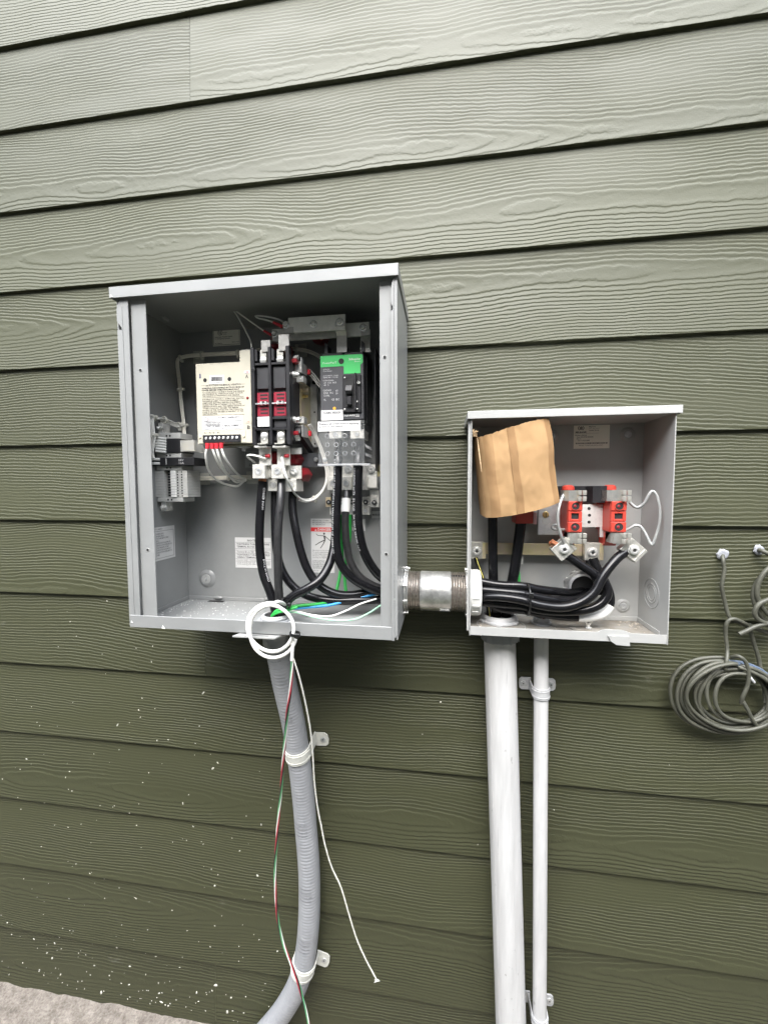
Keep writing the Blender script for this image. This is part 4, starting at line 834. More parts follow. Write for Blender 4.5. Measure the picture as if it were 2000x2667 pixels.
# ---------------------------------------------------------------- ivory wire bundles with nylon ties
def bundle(name, label, pts, n, r, spread, ties=(), m_=None, seed=1):
    path = spline(pts, .006); t = thing(name, label, 'wire bundle', path[0]); T, U, V_ = frames(path); rr = random.Random(seed)
    offs = [(rr.uniform(-1, 1)*spread, (i-(n-1)/2)/max(1, n-1)*2*spread) for i in range(n)]
    for k, (a, b) in enumerate(offs):
        p2 = [path[i]+Vector((1, 0, 0)).cross(T[i]).normalized()*0+(Vector((0, 1, 0)).cross(T[i]).normalized()*b)+Vector((0, 1, 0))*a*.5+Vector((noise.noise((i*.11, k, seed)), 0, noise.noise((k, i*.11, seed))))*spread*.35 for i in range(len(path))]
        m = MB(); m.tube(p2, r, 7); m.build('wire', m_ or M_WIREB, t, ang=60)
    for f_ in ties:
        i = int(f_*(len(path)-1)); m = MB(); u, v = frame(T[i]); c = path[i]-T[i]*.0022
        m.ring(c, T[i], spread*1.25+r, spread*1.25+r+.0012, .0044, 16, .0003); m.T = None
        side = Vector((0, -1, 0)).cross(T[i]).normalized(); h = path[i]+side*(spread*1.3+r+.002); m.box(h.x-.0026, h.x+.0026, h.y-.0026, h.y+.0026, h.z-.0026, h.z+.0026, .0008); m.build('cable_tie', mat('natural nylon', (.62, .61, .54), .4), t)
    return t
bundle('wire_harness', 'ivory wire harness running above and left of the control module', [(-.4104,-.045,1.5749),(-.4574,-.03,1.5805),(-.5157,-.02,1.5842),(-.5501,-.022,1.5813),(-.5632,-.024,1.5757),(-.5643,-.025,1.5642),(-.5622,-.025,1.5359),(-.5559,-.028,1.4799),(-.5499,-.032,1.4458),(-.5398,-.045,1.4043),(-.5275,-.06,1.3889)], 5, .0013, .0032, (.03, .30, .42, .62, .84))
bundle('wire_harness', 'short ivory wire harness looping over the relay rail', [(-.5488,-.034,1.4374),(-.5529,-.045,1.4326),(-.5625,-.07,1.4385),(-.5635,-.1,1.4412),(-.5625,-.11,1.438),(-.5613,-.113,1.4286),(-.5589,-.115,1.4098),(-.5581,-.116,1.3912),(-.5623,-.116,1.3691),(-.5603,-.116,1.3586)], 6, .0013, .0040, (.08, .3, .52, .74), M_WIREW, 3)
bundle('wire_harness', 'ivory wire harness from the terminal strip to the contactor lugs', [(-.5207,-.07,1.3395),(-.5294,-.05,1.3292),(-.5359,-.03,1.3241),(-.5312,-.018,1.3219),(-.4916,-.015,1.3225),(-.447,-.015,1.3238),(-.4069,-.016,1.3235)], 5, .0013, .0032, (.33, .72), None, 5)
bundle('wire_harness', 'pair of ivory wires arching behind contactor and breaker tops', [(-.3798,-.05,1.5755),(-.3643,-.03,1.5843),(-.327,-.02,1.5872),(-.2955,-.016,1.5853),(-.2693,-.016,1.5778),(-.2441,-.03,1.5614)], 3, .0013, .0026, (.62,), None, 8)
bundle('wire_harness', 'pale wires running down behind the clear guard', [(-.2617,-.06,1.4251),(-.2558,-.045,1.4082),(-.2473,-.035,1.3823),(-.2403,-.03,1.3555),(-.235,-.03,1.3281),(-.2377,-.03,1.307),(-.2477,-.03,1.2913),(-.2626,-.035,1.2789),(-.2771,-.045,1.2744),(-.2846,-.06,1.278)], 3, .0014, .0026, (.86,), M_WIREW, 9)
bundle('wire_harness', 'pale wires from contactor side switch into the breaker edge', [(-.2632,-.06,1.5281),(-.2565,-.05,1.5217),(-.248,-.045,1.5099),(-.2387,-.04,1.498)], 3, .0014, .004, (), M_WIREW, 10)
for a, b, lb in (((-.5387,-.006,1.5972), (-.5135,-.006,1.5706), 'pale tie pad at the top left of the control module'), ((-.4222,-.006,1.3363), (-.3937,-.006,1.3104), 'pale tie pad left of the contactor lugs'), ((-.5358,-.006,1.334), (-.5101,-.006,1.3085), 'pale tie pad right of the terminal strip'), ((-.3089,-.006,1.5995), (-.2835,-.006,1.5731), 'pale tie pad behind the contactor top')):
    x0, x1, z0, z1 = rc(a, b); t = thing('tie_pad', lb, 'tie mount', ((x0+x1)/2, -.005, z0), 'adhesive cable tie pads'); m = MB(); m.box(x0, x1, -.0085, -.0042, z0, z1, .0008); m.build('base', M_MOUNT, t)
    m = MB(); m.box((x0+x1)/2-.006, (x0+x1)/2+.006, -.0125, -.0087, (z0+z1)/2-.004, (z0+z1)/2+.004, .0006); m.build('saddle', M_MOUNT, t)
# single white wires
wire('jumper_wire', 'thin white wire looping up from the contactor to the rear bus bar', [(-.3593,-.1,1.5638),(-.3616,-.098,1.5759),(-.3726,-.095,1.5975),(-.39,-.09,1.6261),(-.4008,-.088,1.6419),(-.3969,-.088,1.6402),(-.3765,-.086,1.6254),(-.3565,-.083,1.6111),(-.341,-.08,1.6005)], .0014, M_WIREW, crimp=((-.343,-.0805,1.6019), (-.3296,-.078,1.5941)))
wire('jumper_wire', 'thin white wire looping over to the front bus bar', [(-.2996,-.09,1.612),(-.3086,-.088,1.6176),(-.33,-.086,1.6246),(-.3492,-.086,1.628),(-.356,-.088,1.6269),(-.3497,-.09,1.6222),(-.3346,-.093,1.6172),(-.3163,-.097,1.6096)], .0016, M_WIREW, crimp=((-.3159,-.098,1.6091), (-.298,-.1,1.5996)))
for i, (pts, lb) in enumerate((([(-.4414,-.122,1.3767),(-.4449,-.122,1.3667),(-.4469,-.118,1.3562),(-.4539,-.1,1.3367),(-.4563,-.07,1.3179),(-.4502,-.04,1.308),(-.4358,-.022,1.3048),(-.4237,-.016,1.3162)], 'white control wire in terminal A1 with red crimp'), ([(-.4317,-.122,1.3765),(-.4289,-.12,1.3652),(-.4282,-.105,1.3458),(-.435,-.06,1.3265),(-.4356,-.022,1.3129),(-.4201,-.016,1.3211)], 'white control wire in terminal A2 with red crimp'), ([(-.4227,-.122,1.3764),(-.4197,-.12,1.3607),(-.4231,-.095,1.3358),(-.4318,-.04,1.3191),(-.4192,-.018,1.3162)], 'white control wire in terminal B1 with red crimp'), ([(-.4134,-.122,1.3769),(-.4089,-.12,1.3605),(-.4081,-.1,1.3436),(-.4185,-.05,1.3283),(-.4183,-.018,1.3178)], 'white control wire in terminal B2 with red crimp'))):
    c0 = Vector(pts[0]); wire('control_wire', lb, pts, .0022, M_WIREW, 'white control wires below the control module', crimp=(c0+Vector((0, 0, -.002)), c0+Vector((0, .001, .008))))
wire('sense_wire', 'white sense wire hooked round the left contactor lug', [(-.3313,-.113,1.3556),(-.3422,-.114,1.3593),(-.3593,-.11,1.3627),(-.3696,-.105,1.3625),(-.3712,-.102,1.3599),(-.3694,-.09,1.3548),(-.369,-.07,1.3493)], .0020, M_WIREW)
wire('sense_wire', 'white sense wire hanging from the right contactor lug', [(-.2981,-.113,1.3573),(-.2947,-.118,1.3505),(-.2922,-.121,1.3383),(-.2862,-.122,1.3207),(-.2838,-.108,1.3038),(-.2834,-.08,1.286),(-.2728,-.055,1.274),(-.2585,-.045,1.2776),(-.2434,-.036,1.2945),(-.2323,-.034,1.3202)], .0022, M_WIREW)

# ---------------------------------------------------------------- heavy black cables in the larger box
RC = .0084
t, pa = cable('power_cable', 'leftmost black cable from the contactor lugs down into the conduit', [(-.3452,-.095,1.313),(-.3463,-.097,1.2938),(-.3473,-.1,1.2717),(-.348,-.107,1.2191),(-.3454,-.112,1.177),(-.3367,-.117,1.1355),(-.3233,-.121,1.1052),(-.3148,-.124,1.0836),(-.3115,-.124,1.0595),(-.3114,-.122,1.0331)], RC, M_CABLE, 'cable', 'heavy black cables in the larger box', strands=.012, prints=(('COPPER RW90', .012, 2.2), ('BOLT-90 E49872', .15, 2.0)))
t, pa = cable('power_cable', 'scuffed black cable second from left going down into the conduit', [(-.3071,-.095,1.3164),(-.3032,-.11,1.2787),(-.3036,-.122,1.2312),(-.3032,-.128,1.1804),(-.3023,-.13,1.1291),(-.3017,-.128,1.0867),(-.304,-.122,1.0592),(-.3053,-.122,1.0334)], RC*.92, M_SCUFF, group='heavy black cables in the larger box', strands=.008)
cable('power_cable', 'black cable behind the scuffed one, curving right along the box floor', [(-.3294,-.075,1.2928),(-.3262,-.085,1.2389),(-.3198,-.095,1.1853),(-.3077,-.1,1.1431),(-.2858,-.1,1.1116),(-.2572,-.097,1.0931),(-.2152,-.09,1.0837),(-.163,-.08,1.0828),(-.1214,-.068,1.0826),(-.089,-.055,1.0847)], RC*.95, M_CABLE, group='heavy black cables in the larger box', strands=.008)
cable('power_cable', 'black cable from the right contactor lug, sweeping right above the floor', [(-.2933,-.072,1.2942),(-.2916,-.08,1.2606),(-.2816,-.09,1.2181),(-.2697,-.095,1.1758),(-.2561,-.096,1.1414),(-.2354,-.095,1.1142),(-.2037,-.09,1.0968),(-.1736,-.08,1.093),(-.1509,-.072,1.0962),(-.1219,-.064,1.0997),(-.089,-.055,1.1023)], RC*.98, M_CABLE, group='heavy black cables in the larger box', prints=(('AWG 600V FT1 E1 SUNLIGHT RES', .06, 1.2),))
cable('power_cable', 'black cable rising from the conduit and crossing in front of the others', [(-.3012,-.118,1.0573),(-.2921,-.126,1.0829),(-.2745,-.13,1.1006),(-.2455,-.128,1.1161),(-.228,-.118,1.1286),(-.2161,-.1,1.1498),(-.2122,-.075,1.1783),(-.2126,-.055,1.2152),(-.2156,-.045,1.2544),(-.2168,-.042,1.2891)], RC, M_CABLE, group='heavy black cables in the larger box', prints=(('RWU90', .05, 3.2),))
t, pa = cable('power_cable', 'printed black cable hanging from the left breaker lug', [(-.2028,-.055,1.3968),(-.1994,-.075,1.3703),(-.1973,-.088,1.3454),(-.1973,-.094,1.3028),(-.1989,-.098,1.2611),(-.1996,-.1,1.2201),(-.1985,-.1,1.1838),(-.1907,-.097,1.1543),(-.175,-.092,1.1324),(-.1548,-.086,1.1168),(-.1205,-.073,1.0998),(-.0885,-.06,1.0922)], RC, M_CABLE, group='heavy black cables in the larger box', strands=.008, prints=(('E SERVICE 90C 600 VOLTS FT1 AWM NYLON OR THHN 150', .055, 2.35),))
cable('power_cable', 'black cable with white phase tape between the breaker cables', [(-.1895,-.05,1.2968),(-.1885,-.058,1.278),(-.1892,-.066,1.252),(-.1888,-.07,1.2276),(-.1846,-.075,1.1848),(-.176,-.077,1.1531),(-.1605,-.076,1.1293),(-.1402,-.072,1.1139),(-.1213,-.068,1.1053),(-.089,-.055,1.097)], RC*.9, M_SCUFF, group='heavy black cables in the larger box', strands=.005)
tp_ = spline([(-.1888,-.0585,1.2787),(-.1891,-.066,1.2527)], .003); ob = [o for o in bpy.data.objects if 'white phase tape' in o.get('label', '')][0]
m = MB(); m.tube(tp_, RC*1.02, 14, prof=lambda i, k: 1+.05*((i*7+k*3) % 5)/5); m.build('white_tape', M_WHITEP, ob)
t, pa = cable('power_cable', 'printed black cable hanging from the right breaker lug', [(-.1621,-.055,1.3959),(-.1596,-.075,1.3696),(-.1586,-.088,1.3449),(-.1597,-.092,1.2818),(-.1582,-.094,1.2301),(-.1512,-.09,1.1876),(-.138,-.083,1.1551),(-.1201,-.075,1.1302),(-.0884,-.06,1.1074)], RC*1.08, M_CABLE, group='heavy black cables in the larger box', strands=.008, prints=(('00/16/2023 00:23   E1 9995   3/0 AWG XHHW 90C', .07, 2.35),))
gp = 'thin coloured wires on the floor of the larger box'
wire('ground_wire', 'bright green wire from the ground bar down behind the cables, left one', [(-.2074,-.028,1.2456),(-.2073,-.03,1.2008),(-.2053,-.035,1.1556),(-.2075,-.045,1.1235),(-.211,-.06,1.0934),(-.2116,-.07,1.0813)], .0033, M_GREEN)
wire('ground_wire', 'bright green wire from the ground bar, right one', [(-.1889,-.028,1.2457),(-.1896,-.03,1.1986),(-.1961,-.035,1.1558),(-.1979,-.042,1.1232),(-.1926,-.055,1.0927),(-.1884,-.06,1.0794)], .0033, M_GREEN)
wire('ground_wire', 'bright green wire leaving the conduit mouth along the floor', [(-.3191,-.128,1.0524),(-.3141,-.13,1.065),(-.301,-.132,1.0749),(-.2776,-.125,1.0802),(-.2478,-.112,1.0805),(-.2275,-.1,1.0801),(-.2105,-.085,1.081)], .0030, M_GREEN)
wire('ground_wire', 'short second green wire curling out of the conduit mouth', [(-.3215,-.126,1.0487),(-.3162,-.129,1.0602),(-.3025,-.134,1.0696),(-.2838,-.136,1.0753),(-.2652,-.132,1.0813)], .0024, M_GREEN)
wire('control_wire', 'blue wire from conduit mouth along the floor to the nipple', [(-.3112,-.118,1.0524),(-.2993,-.122,1.0675),(-.2803,-.122,1.0741),(-.2516,-.112,1.0752),(-.2124,-.1,1.0777),(-.1785,-.085,1.0844),(-.1477,-.077,1.0908),(-.121,-.07,1.096),(-.0885,-.06,1.096)], .0026, M_BLUE)
wire('control_wire', 'thin white wire drooping across the box floor', [(-.304,-.115,1.0533),(-.2879,-.122,1.0694),(-.2706,-.126,1.0706),(-.2353,-.13,1.0662),(-.2046,-.128,1.0654),(-.1774,-.118,1.0735),(-.1558,-.1,1.0814),(-.1269,-.08,1.0872)], .0016, M_WIREW)
wire('control_wire', 'thin pale green wire drooping lowest across the box floor', [(-.3094,-.115,1.0516),(-.2932,-.124,1.0662),(-.2669,-.13,1.0699),(-.2305,-.138,1.0653),(-.1906,-.14,1.0621),(-.1569,-.136,1.0644),(-.1331,-.12,1.0723),(-.1164,-.1,1.08),(-.0911,-.07,1.0857)], .0016, mat('pale green wire', (.33, .62, .42), .4))
# conduit hub inside the floor
M_PVCG = mat('grey pvc', (.29, .30, .315), .42, var=.06, vs=30, bump=.00003, bs=500)
M_PVCL = mat('light grey pvc', (.43, .435, .44), .42, var=.10, vs=22, bump=.00003, bs=400)
HUB = (-.3145, -.119)

# ---------------------------------------------------------------- flexible conduit below the larger box
hb = thing('conduit_connector', 'grey conduit connector through the floor of the larger box', 'conduit fitting', (HUB[0], HUB[1], 1.012))
m = MB(); m.lathe((HUB[0], HUB[1], 1.0505), (0, 0, 1), [(.020, 0), (.0265, 0), (.0265, .003), (.0250, .0035), (.0250, .0055), (.0262, .006), (.0262, .0078), (.0245, .0085), (.0245, .0105), (.0225, .0115), (.020, .0115)], 36, close=True); m.build('threaded_bushing', M_PVCL, hb)
m = MB(); m.ring((HUB[0], HUB[1], 1.0506), (0, 0, 1), .0268, .0325, .004, 36, .001); m.build('lock_nut', M_PVCG, hb)
m = MB(); m.lathe((HUB[0], HUB[1], 1.0455), (0, 0, -1), [(.029, 0), (.030, .003), (.0295, .015), (.0270, .021), (.0252, .022)], 32); m.build('collar', M_PVCL, hb)
m = MB(); m.lathe((HUB[0], HUB[1], 1.0508), (0, 0, 1), [(.0198, 0), (.0198, .009), (1e-7, .009)], 24); m.build('dark_mouth', M_DARKGAP, hb)
screw(hb, (HUB[0]+.034, HUB[1]-.012, 1.053), .0035, (0, 0, 1))
cpts = [(HUB[0], HUB[1], 1.026), (HUB[0]-.001, HUB[1]+.002, 1.005)]+[(-.3138,-.108,.9826),(-.3116,-.088,.9128),(-.3045,-.062,.8142),(-.3013,-.05,.7523),(-.2977,-.042,.6905),(-.2949,-.034,.6167),(-.2932,-.031,.5708),(-.2882,-.028,.4672),(-.2887,-.027,.3882),(-.2912,-.027,.3353),(-.2968,-.027,.2816),(-.3064,-.028,.2279),(-.3256,-.029,.1719),(-.3572,-.03,.1138),(-.3886,-.031,.0692),(-.4361,-.032,.0081)]
path = spline(cpts, .0016)
fx_ = thing('flexible_conduit', 'ribbed grey flexible conduit curving down the wall from the larger box', 'conduit', path[-1])
m = MB(); m.tube(path, .0232, 24, prof=lambda i, k: 1+.04*abs(sin(i*pi/4.4))-.02); 
M_FLEX = mat('grey flexible jacket', (.30, .31, .325), .38, var=.09, vs=35, bump=.00004, bs=300)
m.build('jacket', M_FLEX, fx_, ang=80)
M_FADE = mat('faded print', (.13, .13, .14), .6)
for s0, th in ((.03, 1), (.17, 1.5), (.29, 1), (.45, 1.3), (.60, 1), (.72, 1.2)):
    d = 0; i = 0
    while d < s0 and i < len(path)-2: d += (path[i+1]-path[i]).length; i += 1
    c = path[i]; T1 = (path[i+1]-path[i]).normalized()
    for k, sx in enumerate(('LIQUIDTIGHT TYPE B', 'FLEXIBLE NONMETALLIC', '1-1/2 TRADE SIZE', 'SUNLIGHT RESISTANT')):
        # print lies across the jacket facing out from the wall
        cc = c+T1*(k*.0085); side = Vector((1, 0, 0)); side = (side-T1*side.dot(T1)).normalized(); outw = T1.cross(side).normalized()
        if outw.y > 0: outw = -outw
        cu = bpy.data.curves.new('t', 'FONT'); cu.body = sx; cu.size = 1; cu.resolution_u = 1; ob = bpy.data.objects.new('t', cu); me = bpy.data.meshes.new_from_object(ob); bpy.data.objects.remove(ob); bpy.data.curves.remove(cu)
        xs = [v.co.x for v in me.vertices]; wd = max(xs)-min(xs); sc = .030/wd
        for v in me.vertices:
            a = (v.co.x-wd/2)*sc/.0237-.15; q = cc+(side*sin(a)+outw*cos(a))*.0238-T1*(v.co.y*.0042*-1+.002)*1.
            v.co = cc+(side*sin(a)+outw*cos(a))*.0238-T1*(v.co.y*.0045)-ORG[fx_]
        me.materials.clear(); me.materials.append(M_FADE); o = bpy.data.objects.new('lettering', me); C.objects.link(o); o.parent = fx_
M_STRAP = mat('weathered nylon strap', (.58, .58, .53), .5, var=.12, vs=60)
def pipe_strap(name, label, c, T1, R_, wdt, tabdir, m_, group, two=False, tab=.028, holes=True):
    """band bent over a pipe lying on the wall, with one or two screw ears"""
    c = Vector(c); T1 = Vector(T1).normalized(); side = Vector((1, 0, 0)); side = (side-T1*side.dot(T1)).normalized(); out = Vector((0, -1, 0)); out = (out-T1*out.dot(T1)-side*out.dot(side)).normalized()
    t = thing(name, label, 'pipe strap', c, group); back = -c.y-.001
    pro = []; th = .0022
    for i in range(19):
        a = pi*i/18; pro.append((cos(a), sin(a)))
    inner = [(R_*x, R_*y) for x, y in pro]; outer = [((R_+th)*x, (R_+th)*y) for x, y in pro]
    prof = [(R_, -back*.9)]+inner+[(-R_, -back*.9), (-R_-th, -back*.9)]+outer[::-1]+[(R_+th, -back*.9)]
    m = MB(); vs = []; n = len(prof)
    for h in (-wdt/2, wdt/2):
        for x, y in prof: vs.append(c+side*x*tabdir+out*y+T1*h)
    fs = [(i, (i+1) % n, n+(i+1) % n, n+i) for i in range(n)]
    k = 20
    for q in (0, n):
        for i in range(20): fs.append((q+i, q+i+1, q+n-2-i, q+n-1-i))
    m.add(vs, fs); band = m.build('band', m_, t, ang=40)
    ribm = MB()
    for h in (-wdt*.3, wdt*.3):
        ribm.tube([c+side*(R_+th)*x*tabdir+out*(R_+th)*y+T1*h for x, y in pro], .0010, 6)
    ribm.build('rib', m_, band)
    for sd_ in ((1, -1) if two else (1,)):
        m = MB(); base = c+side*(R_+th)*tabdir*sd_-Vector((0, c.y+.0035, 0)); e = side*tabdir*sd_; w2 = wdt*.62; poly = []
        for a_ in [(-.004, -w2), (tab*.72, -w2), (tab*.93, -w2*.72), (tab, 0), (tab*.93, w2*.72), (tab*.72, w2), (-.004, w2)]: poly.append(base+e*a_[0]+T1*a_[1])
        y0 = -.0022; n2 = len(poly); m.add([p+Vector((0, -.0018, 0)) for p in poly]+[p+Vector((0, .0010, 0)) for p in poly], [tuple(range(n2)), tuple(range(2*n2-1, n2-1, -1))]+[(i, (i+1) % n2, n2+(i+1) % n2, n2+i) for i in range(n2)]); ear = m.build('ear', m_, t, ang=30)
        hc = base+e*(tab*.55)+Vector((0, -.0019, 0)); m = MB(); m.lathe(hc, (0, -1, 0), [(.0062, 0), (.0058, .0012), (.003, .0016), (1e-7, .0016)], 14); sc_ = m.build('screw', M_STEEL, ear)
        m = MB(); m.cyl(hc+Vector((0, -.0018, 0)), hc+Vector((0, -.0014, 0)), .0013, 8); m.build('drive_slot', M_DARKGAP, sc_)
    return t
def near(path, p):
    i = min(range(1, len(path)-1), key=lambda k: (path[k]-Vector(p)).length); return path[i], path[i+1]-path[i-1]
c, T1 = near(path, (-.3018,-.049,.7457)); pipe_strap('pipe_strap', 'pale weathered strap at mid height on the flexible conduit', c, T1, .0240, .026, 1, M_STRAP, 'straps on the pipes')
c, T1 = near(path, (-.3049,-.028,.2355)); pipe_strap('pipe_strap', 'pale weathered strap near the bottom bend of the flexible conduit', c, T1, .0240, .026, 1, M_STRAP, 'straps on the pipes')

# ---------------------------------------------------------------- white control cable coil, its ties and the two strands hanging from it
wc = thing('control_cable_coil', 'white control cable coiled in two loops in front of the larger box', 'cable coil', (-.2887,-.2,1.0139))
def loop(c, rx, rz, tilt, y0, y1, a0, a1, n=60):
    out = []
    for i in range(n+1):
        a = a0+(a1-a0)*i/n; x, z = rx*cos(a), rz*sin(a); out.append(Vector((c[0]+x*cos(tilt)-z*sin(tilt), y0+(y1-y0)*i/n, c[2]+x*sin(tilt)+z*cos(tilt))))
    return out
c1 = (-.2897,-.203,1.064); c2 = (-.2843,-.197,1.0581)
pw = spline([(-.2864,-.14,1.0864),(-.281,-.165,1.0966),(-.2803,-.188,1.1059)], .004)+loop(c1, .0425, .0410, .1, -.192, -.203, 1.35, 1.35+2*pi)+loop(c2, .0405, .0465, -.15, -.203, -.196, 1.35+2*pi, 1.35+2*pi+4.75)
pw += spline([pw[-1]]+[(-.2499,-.197,1.044),(-.2508,-.197,1.0294),(-.2533,-.195,1.0085)], .004)[1:]
pw = [p+Vector((.0022*noise.noise((i*.07, 1, 4)), 0, .0022*noise.noise((i*.07, 7, 2)))) for i, p in enumerate(pw)]
m = MB(); m.tube(pw, .0030, 10); m.build('jacket', M_WIREW, wc, ang=60)
M_TIE = mat('black nylon tie', (.012, .012, .012), .35)
for p, d, rr_ in (((-.2848,-.14,1.0901), (1, -.2, .5), .0100), ((-.2455,-.199,1.0561), (.1, 0, 1), .0078)):
    m = MB(); m.ring(Vector(p)-Vector(d).normalized()*.0025, d, rr_, rr_+.0013, .005, 18, .0003); q = Vector(p)+Vector((rr_*.9, -.004, -.001)); m.box(q.x-.003, q.x+.003, q.y-.003, q.y+.003, q.z-.003, q.z+.003, .0006); m.build('cable_tie', M_TIE, wc)
def twisted(name, label, pts, cols, r, amp, pitch, cat='wire', fuzz=False):
    path = spline(pts, .004); t = thing(name, label, cat, path[0]); T, U, V_ = frames(path); L = [0.]
    for i in range(1, len(path)): L.append(L[-1]+(path[i]-path[i-1]).length)
    for k, mm in enumerate(cols):
        ph = 2*pi*k/len(cols); pp = [path[i]+(U[i]*cos(ph+2*pi*L[i]/pitch)+V_[i]*sin(ph+2*pi*L[i]/pitch))*amp*(1+.25*noise.noise((L[i]*30, k, 1))) for i in range(len(path))]
        m = MB(); m.tube(pp, r, 7); m.build('strand', mm, t, ang=60)
    return t
M_WR = mat('dull red wire', (.42, .03, .05), .4); M_WG = mat('dull green wire', (.10, .36, .16), .4); M_WB = mat('black thin wire', (.02, .02, .02), .4)
twisted('twisted_wires', 'loosely twisted red, green, white and black wires hanging down the conduit', [(-.2525,-.195,1.0139),(-.2557,-.19,.986),(-.2622,-.182,.9477),(-.2744,-.168,.8974),(-.2871,-.15,.835),(-.3003,-.132,.7694),(-.3094,-.12,.7134),(-.3204,-.108,.6553),(-.331,-.098,.5806),(-.3382,-.092,.5162),(-.3394,-.088,.4617),(-.3369,-.085,.3996),(-.327,-.083,.3476),(-.3122,-.082,.3059),(-.297,-.082,.2655),(-.2859,-.082,.2242),(-.2781,-.082,.191),(-.2719,-.082,.1573),(-.2672,-.08,.1202)], (M_WR, M_WIREW, M_WG, M_WB), .0013, .0015, .17, 'wire')
twisted('pull_string', 'frayed white twisted string hanging right of the conduit', [(-.2505,-.195,1.0113),(-.2453,-.185,.9776),(-.2405,-.168,.9211),(-.2383,-.15,.8612),(-.2397,-.135,.8074),(-.2426,-.118,.7346),(-.2404,-.106,.671),(-.2365,-.1,.6347),(-.2311,-.094,.59),(-.2198,-.086,.5352),(-.2035,-.08,.4904),(-.1887,-.074,.4279),(-.1728,-.068,.3646),(-.1539,-.063,.3149),(-.1351,-.06,.2758)], (M_WIREW, mat('string', (.66, .65, .55), .8, var=.1), M_WIREW), .0008, .0009, .020, 'string')
fr = [o for o in bpy.data.objects if o.name.startswith('pull_string')][0]; e_ = Vector((-.1351,-.06,.2758)); m = MB(); r_ = random.Random(4)
for i in range(9): m.tube([e_, e_+Vector((r_.uniform(-.004, .005), r_.uniform(-.003, .003), -.004)), e_+Vector((r_.uniform(-.006, .009), r_.uniform(-.004, .004), -r_.uniform(.005, .010)))], .0004, 4)
m.build('frayed_end', M_WIREW, fr)

# ---------------------------------------------------------------- galvanised nipple between the boxes
NY, NZ, NR = -.056, 1.1005, .0370
npx = thing('conduit_nipple', 'short galvanised steel nipple joining the two boxes', 'conduit nipple', (-.012, NY, NZ-NR))
M_GALV = mat('galvanised steel', (.66, .66, .64), .34, .85, var=.35, vs=55, vdetail=8, bump=.00012, bs=260)
M_THRD = mat('oily thread', (.38, .34, .30), .3, .85, var=.3, vs=200)
m = MB(); m.lathe((-.0435, NY, NZ), (1, 0, 0), [(NR, 0), (NR+.0008, .0015), (NR+.0008, .0565), (NR, .058)], 40); m.build('barrel', M_GALV, npx, ang=60)
def threads(x0, x1, n, r): 
    pr = []
    for i in range(n):
        a = x0+(x1-x0)*i/n; b = (x1-x0)/n; pr += [(r-.0010, a), (r+.0004, a+b*.4), (r-.0010, a+b*.95)]
    return pr
m = MB(); m.lathe((0, NY, NZ), (1, 0, 0), threads(-.0850, -.0440, 9, NR), 40); m.build('thread', M_THRD, npx, ang=20)
m = MB(); m.lathe((0, NY, NZ), (1, 0, 0), threads(.0150, .0620, 10, NR), 40); m.build('thread', M_THRD, npx, ang=20)
q = Vector((.004, NY-NR*.62, NZ-NR*.80)); m = MB(); m.box(-.006, .011, q.y-.004, q.y+.006, q.z-.0016, q.z+.0016, .0003); m.build('stamp_tag', M_GALV, npx)
def locknut(parent, x, r, h, m_, name='lock_nut', sgn=1, lugs=8):
    m = MB(); m.ring((x, NY, NZ), (sgn, 0, 0), NR-.001, r, h, 36, .0008)
    for i in range(lugs):
        a = 2*pi*i/lugs+.3; cy_, cz_ = NY+cos(a)*(r+.0015), NZ+sin(a)*(r+.0015); m.T = Matrix.Translation((x+sgn*h/2, cy_, cz_)) @ Matrix.Rotation(a, 4, 'X'); m.box(-h/2, h/2, -.0022, .0022, -.0045, .0045, .0006); m.T = None
    return m.build(name, m_, parent, ang=40)
locknut(npx, -.0741, NR+.0055, .0046, M_GALV); locknut(npx, -.0690, NR+.0050, .0030, M_GALV); locknut(npx, .0462, NR+.0050, .0050, M_GALV, sgn=-1)
bu = thing('plastic_bushing', 'white ribbed plastic bushing on the nipple inside the meter box', 'bushing', (.058, NY, NZ-.044))
m = MB(); m.lathe((.0486, NY, NZ), (1, 0, 0), [(.0330, 0), (.0425, 0), (.0435, .001), (.0435, .0035), (.0415, .004), (.0415, .0165), (.0425, .017), (.0425, .0190), (.0400, .0208), (.0330, .0208)], 44, close=True); m.build('ring', M_WHITEP, bu)
for i in range(16):
    a = 2*pi*i/16; m = MB(); m.T = Matrix.Translation((.0588, NY+cos(a)*.0420, NZ+sin(a)*.0420)) @ Matrix.Rotation(a, 4, 'X'); m.box(-.0060, .0060, -.0012, .0012, -.0022, .0022, .0004); m.build('grip_rib', M_WHITEP, bu)

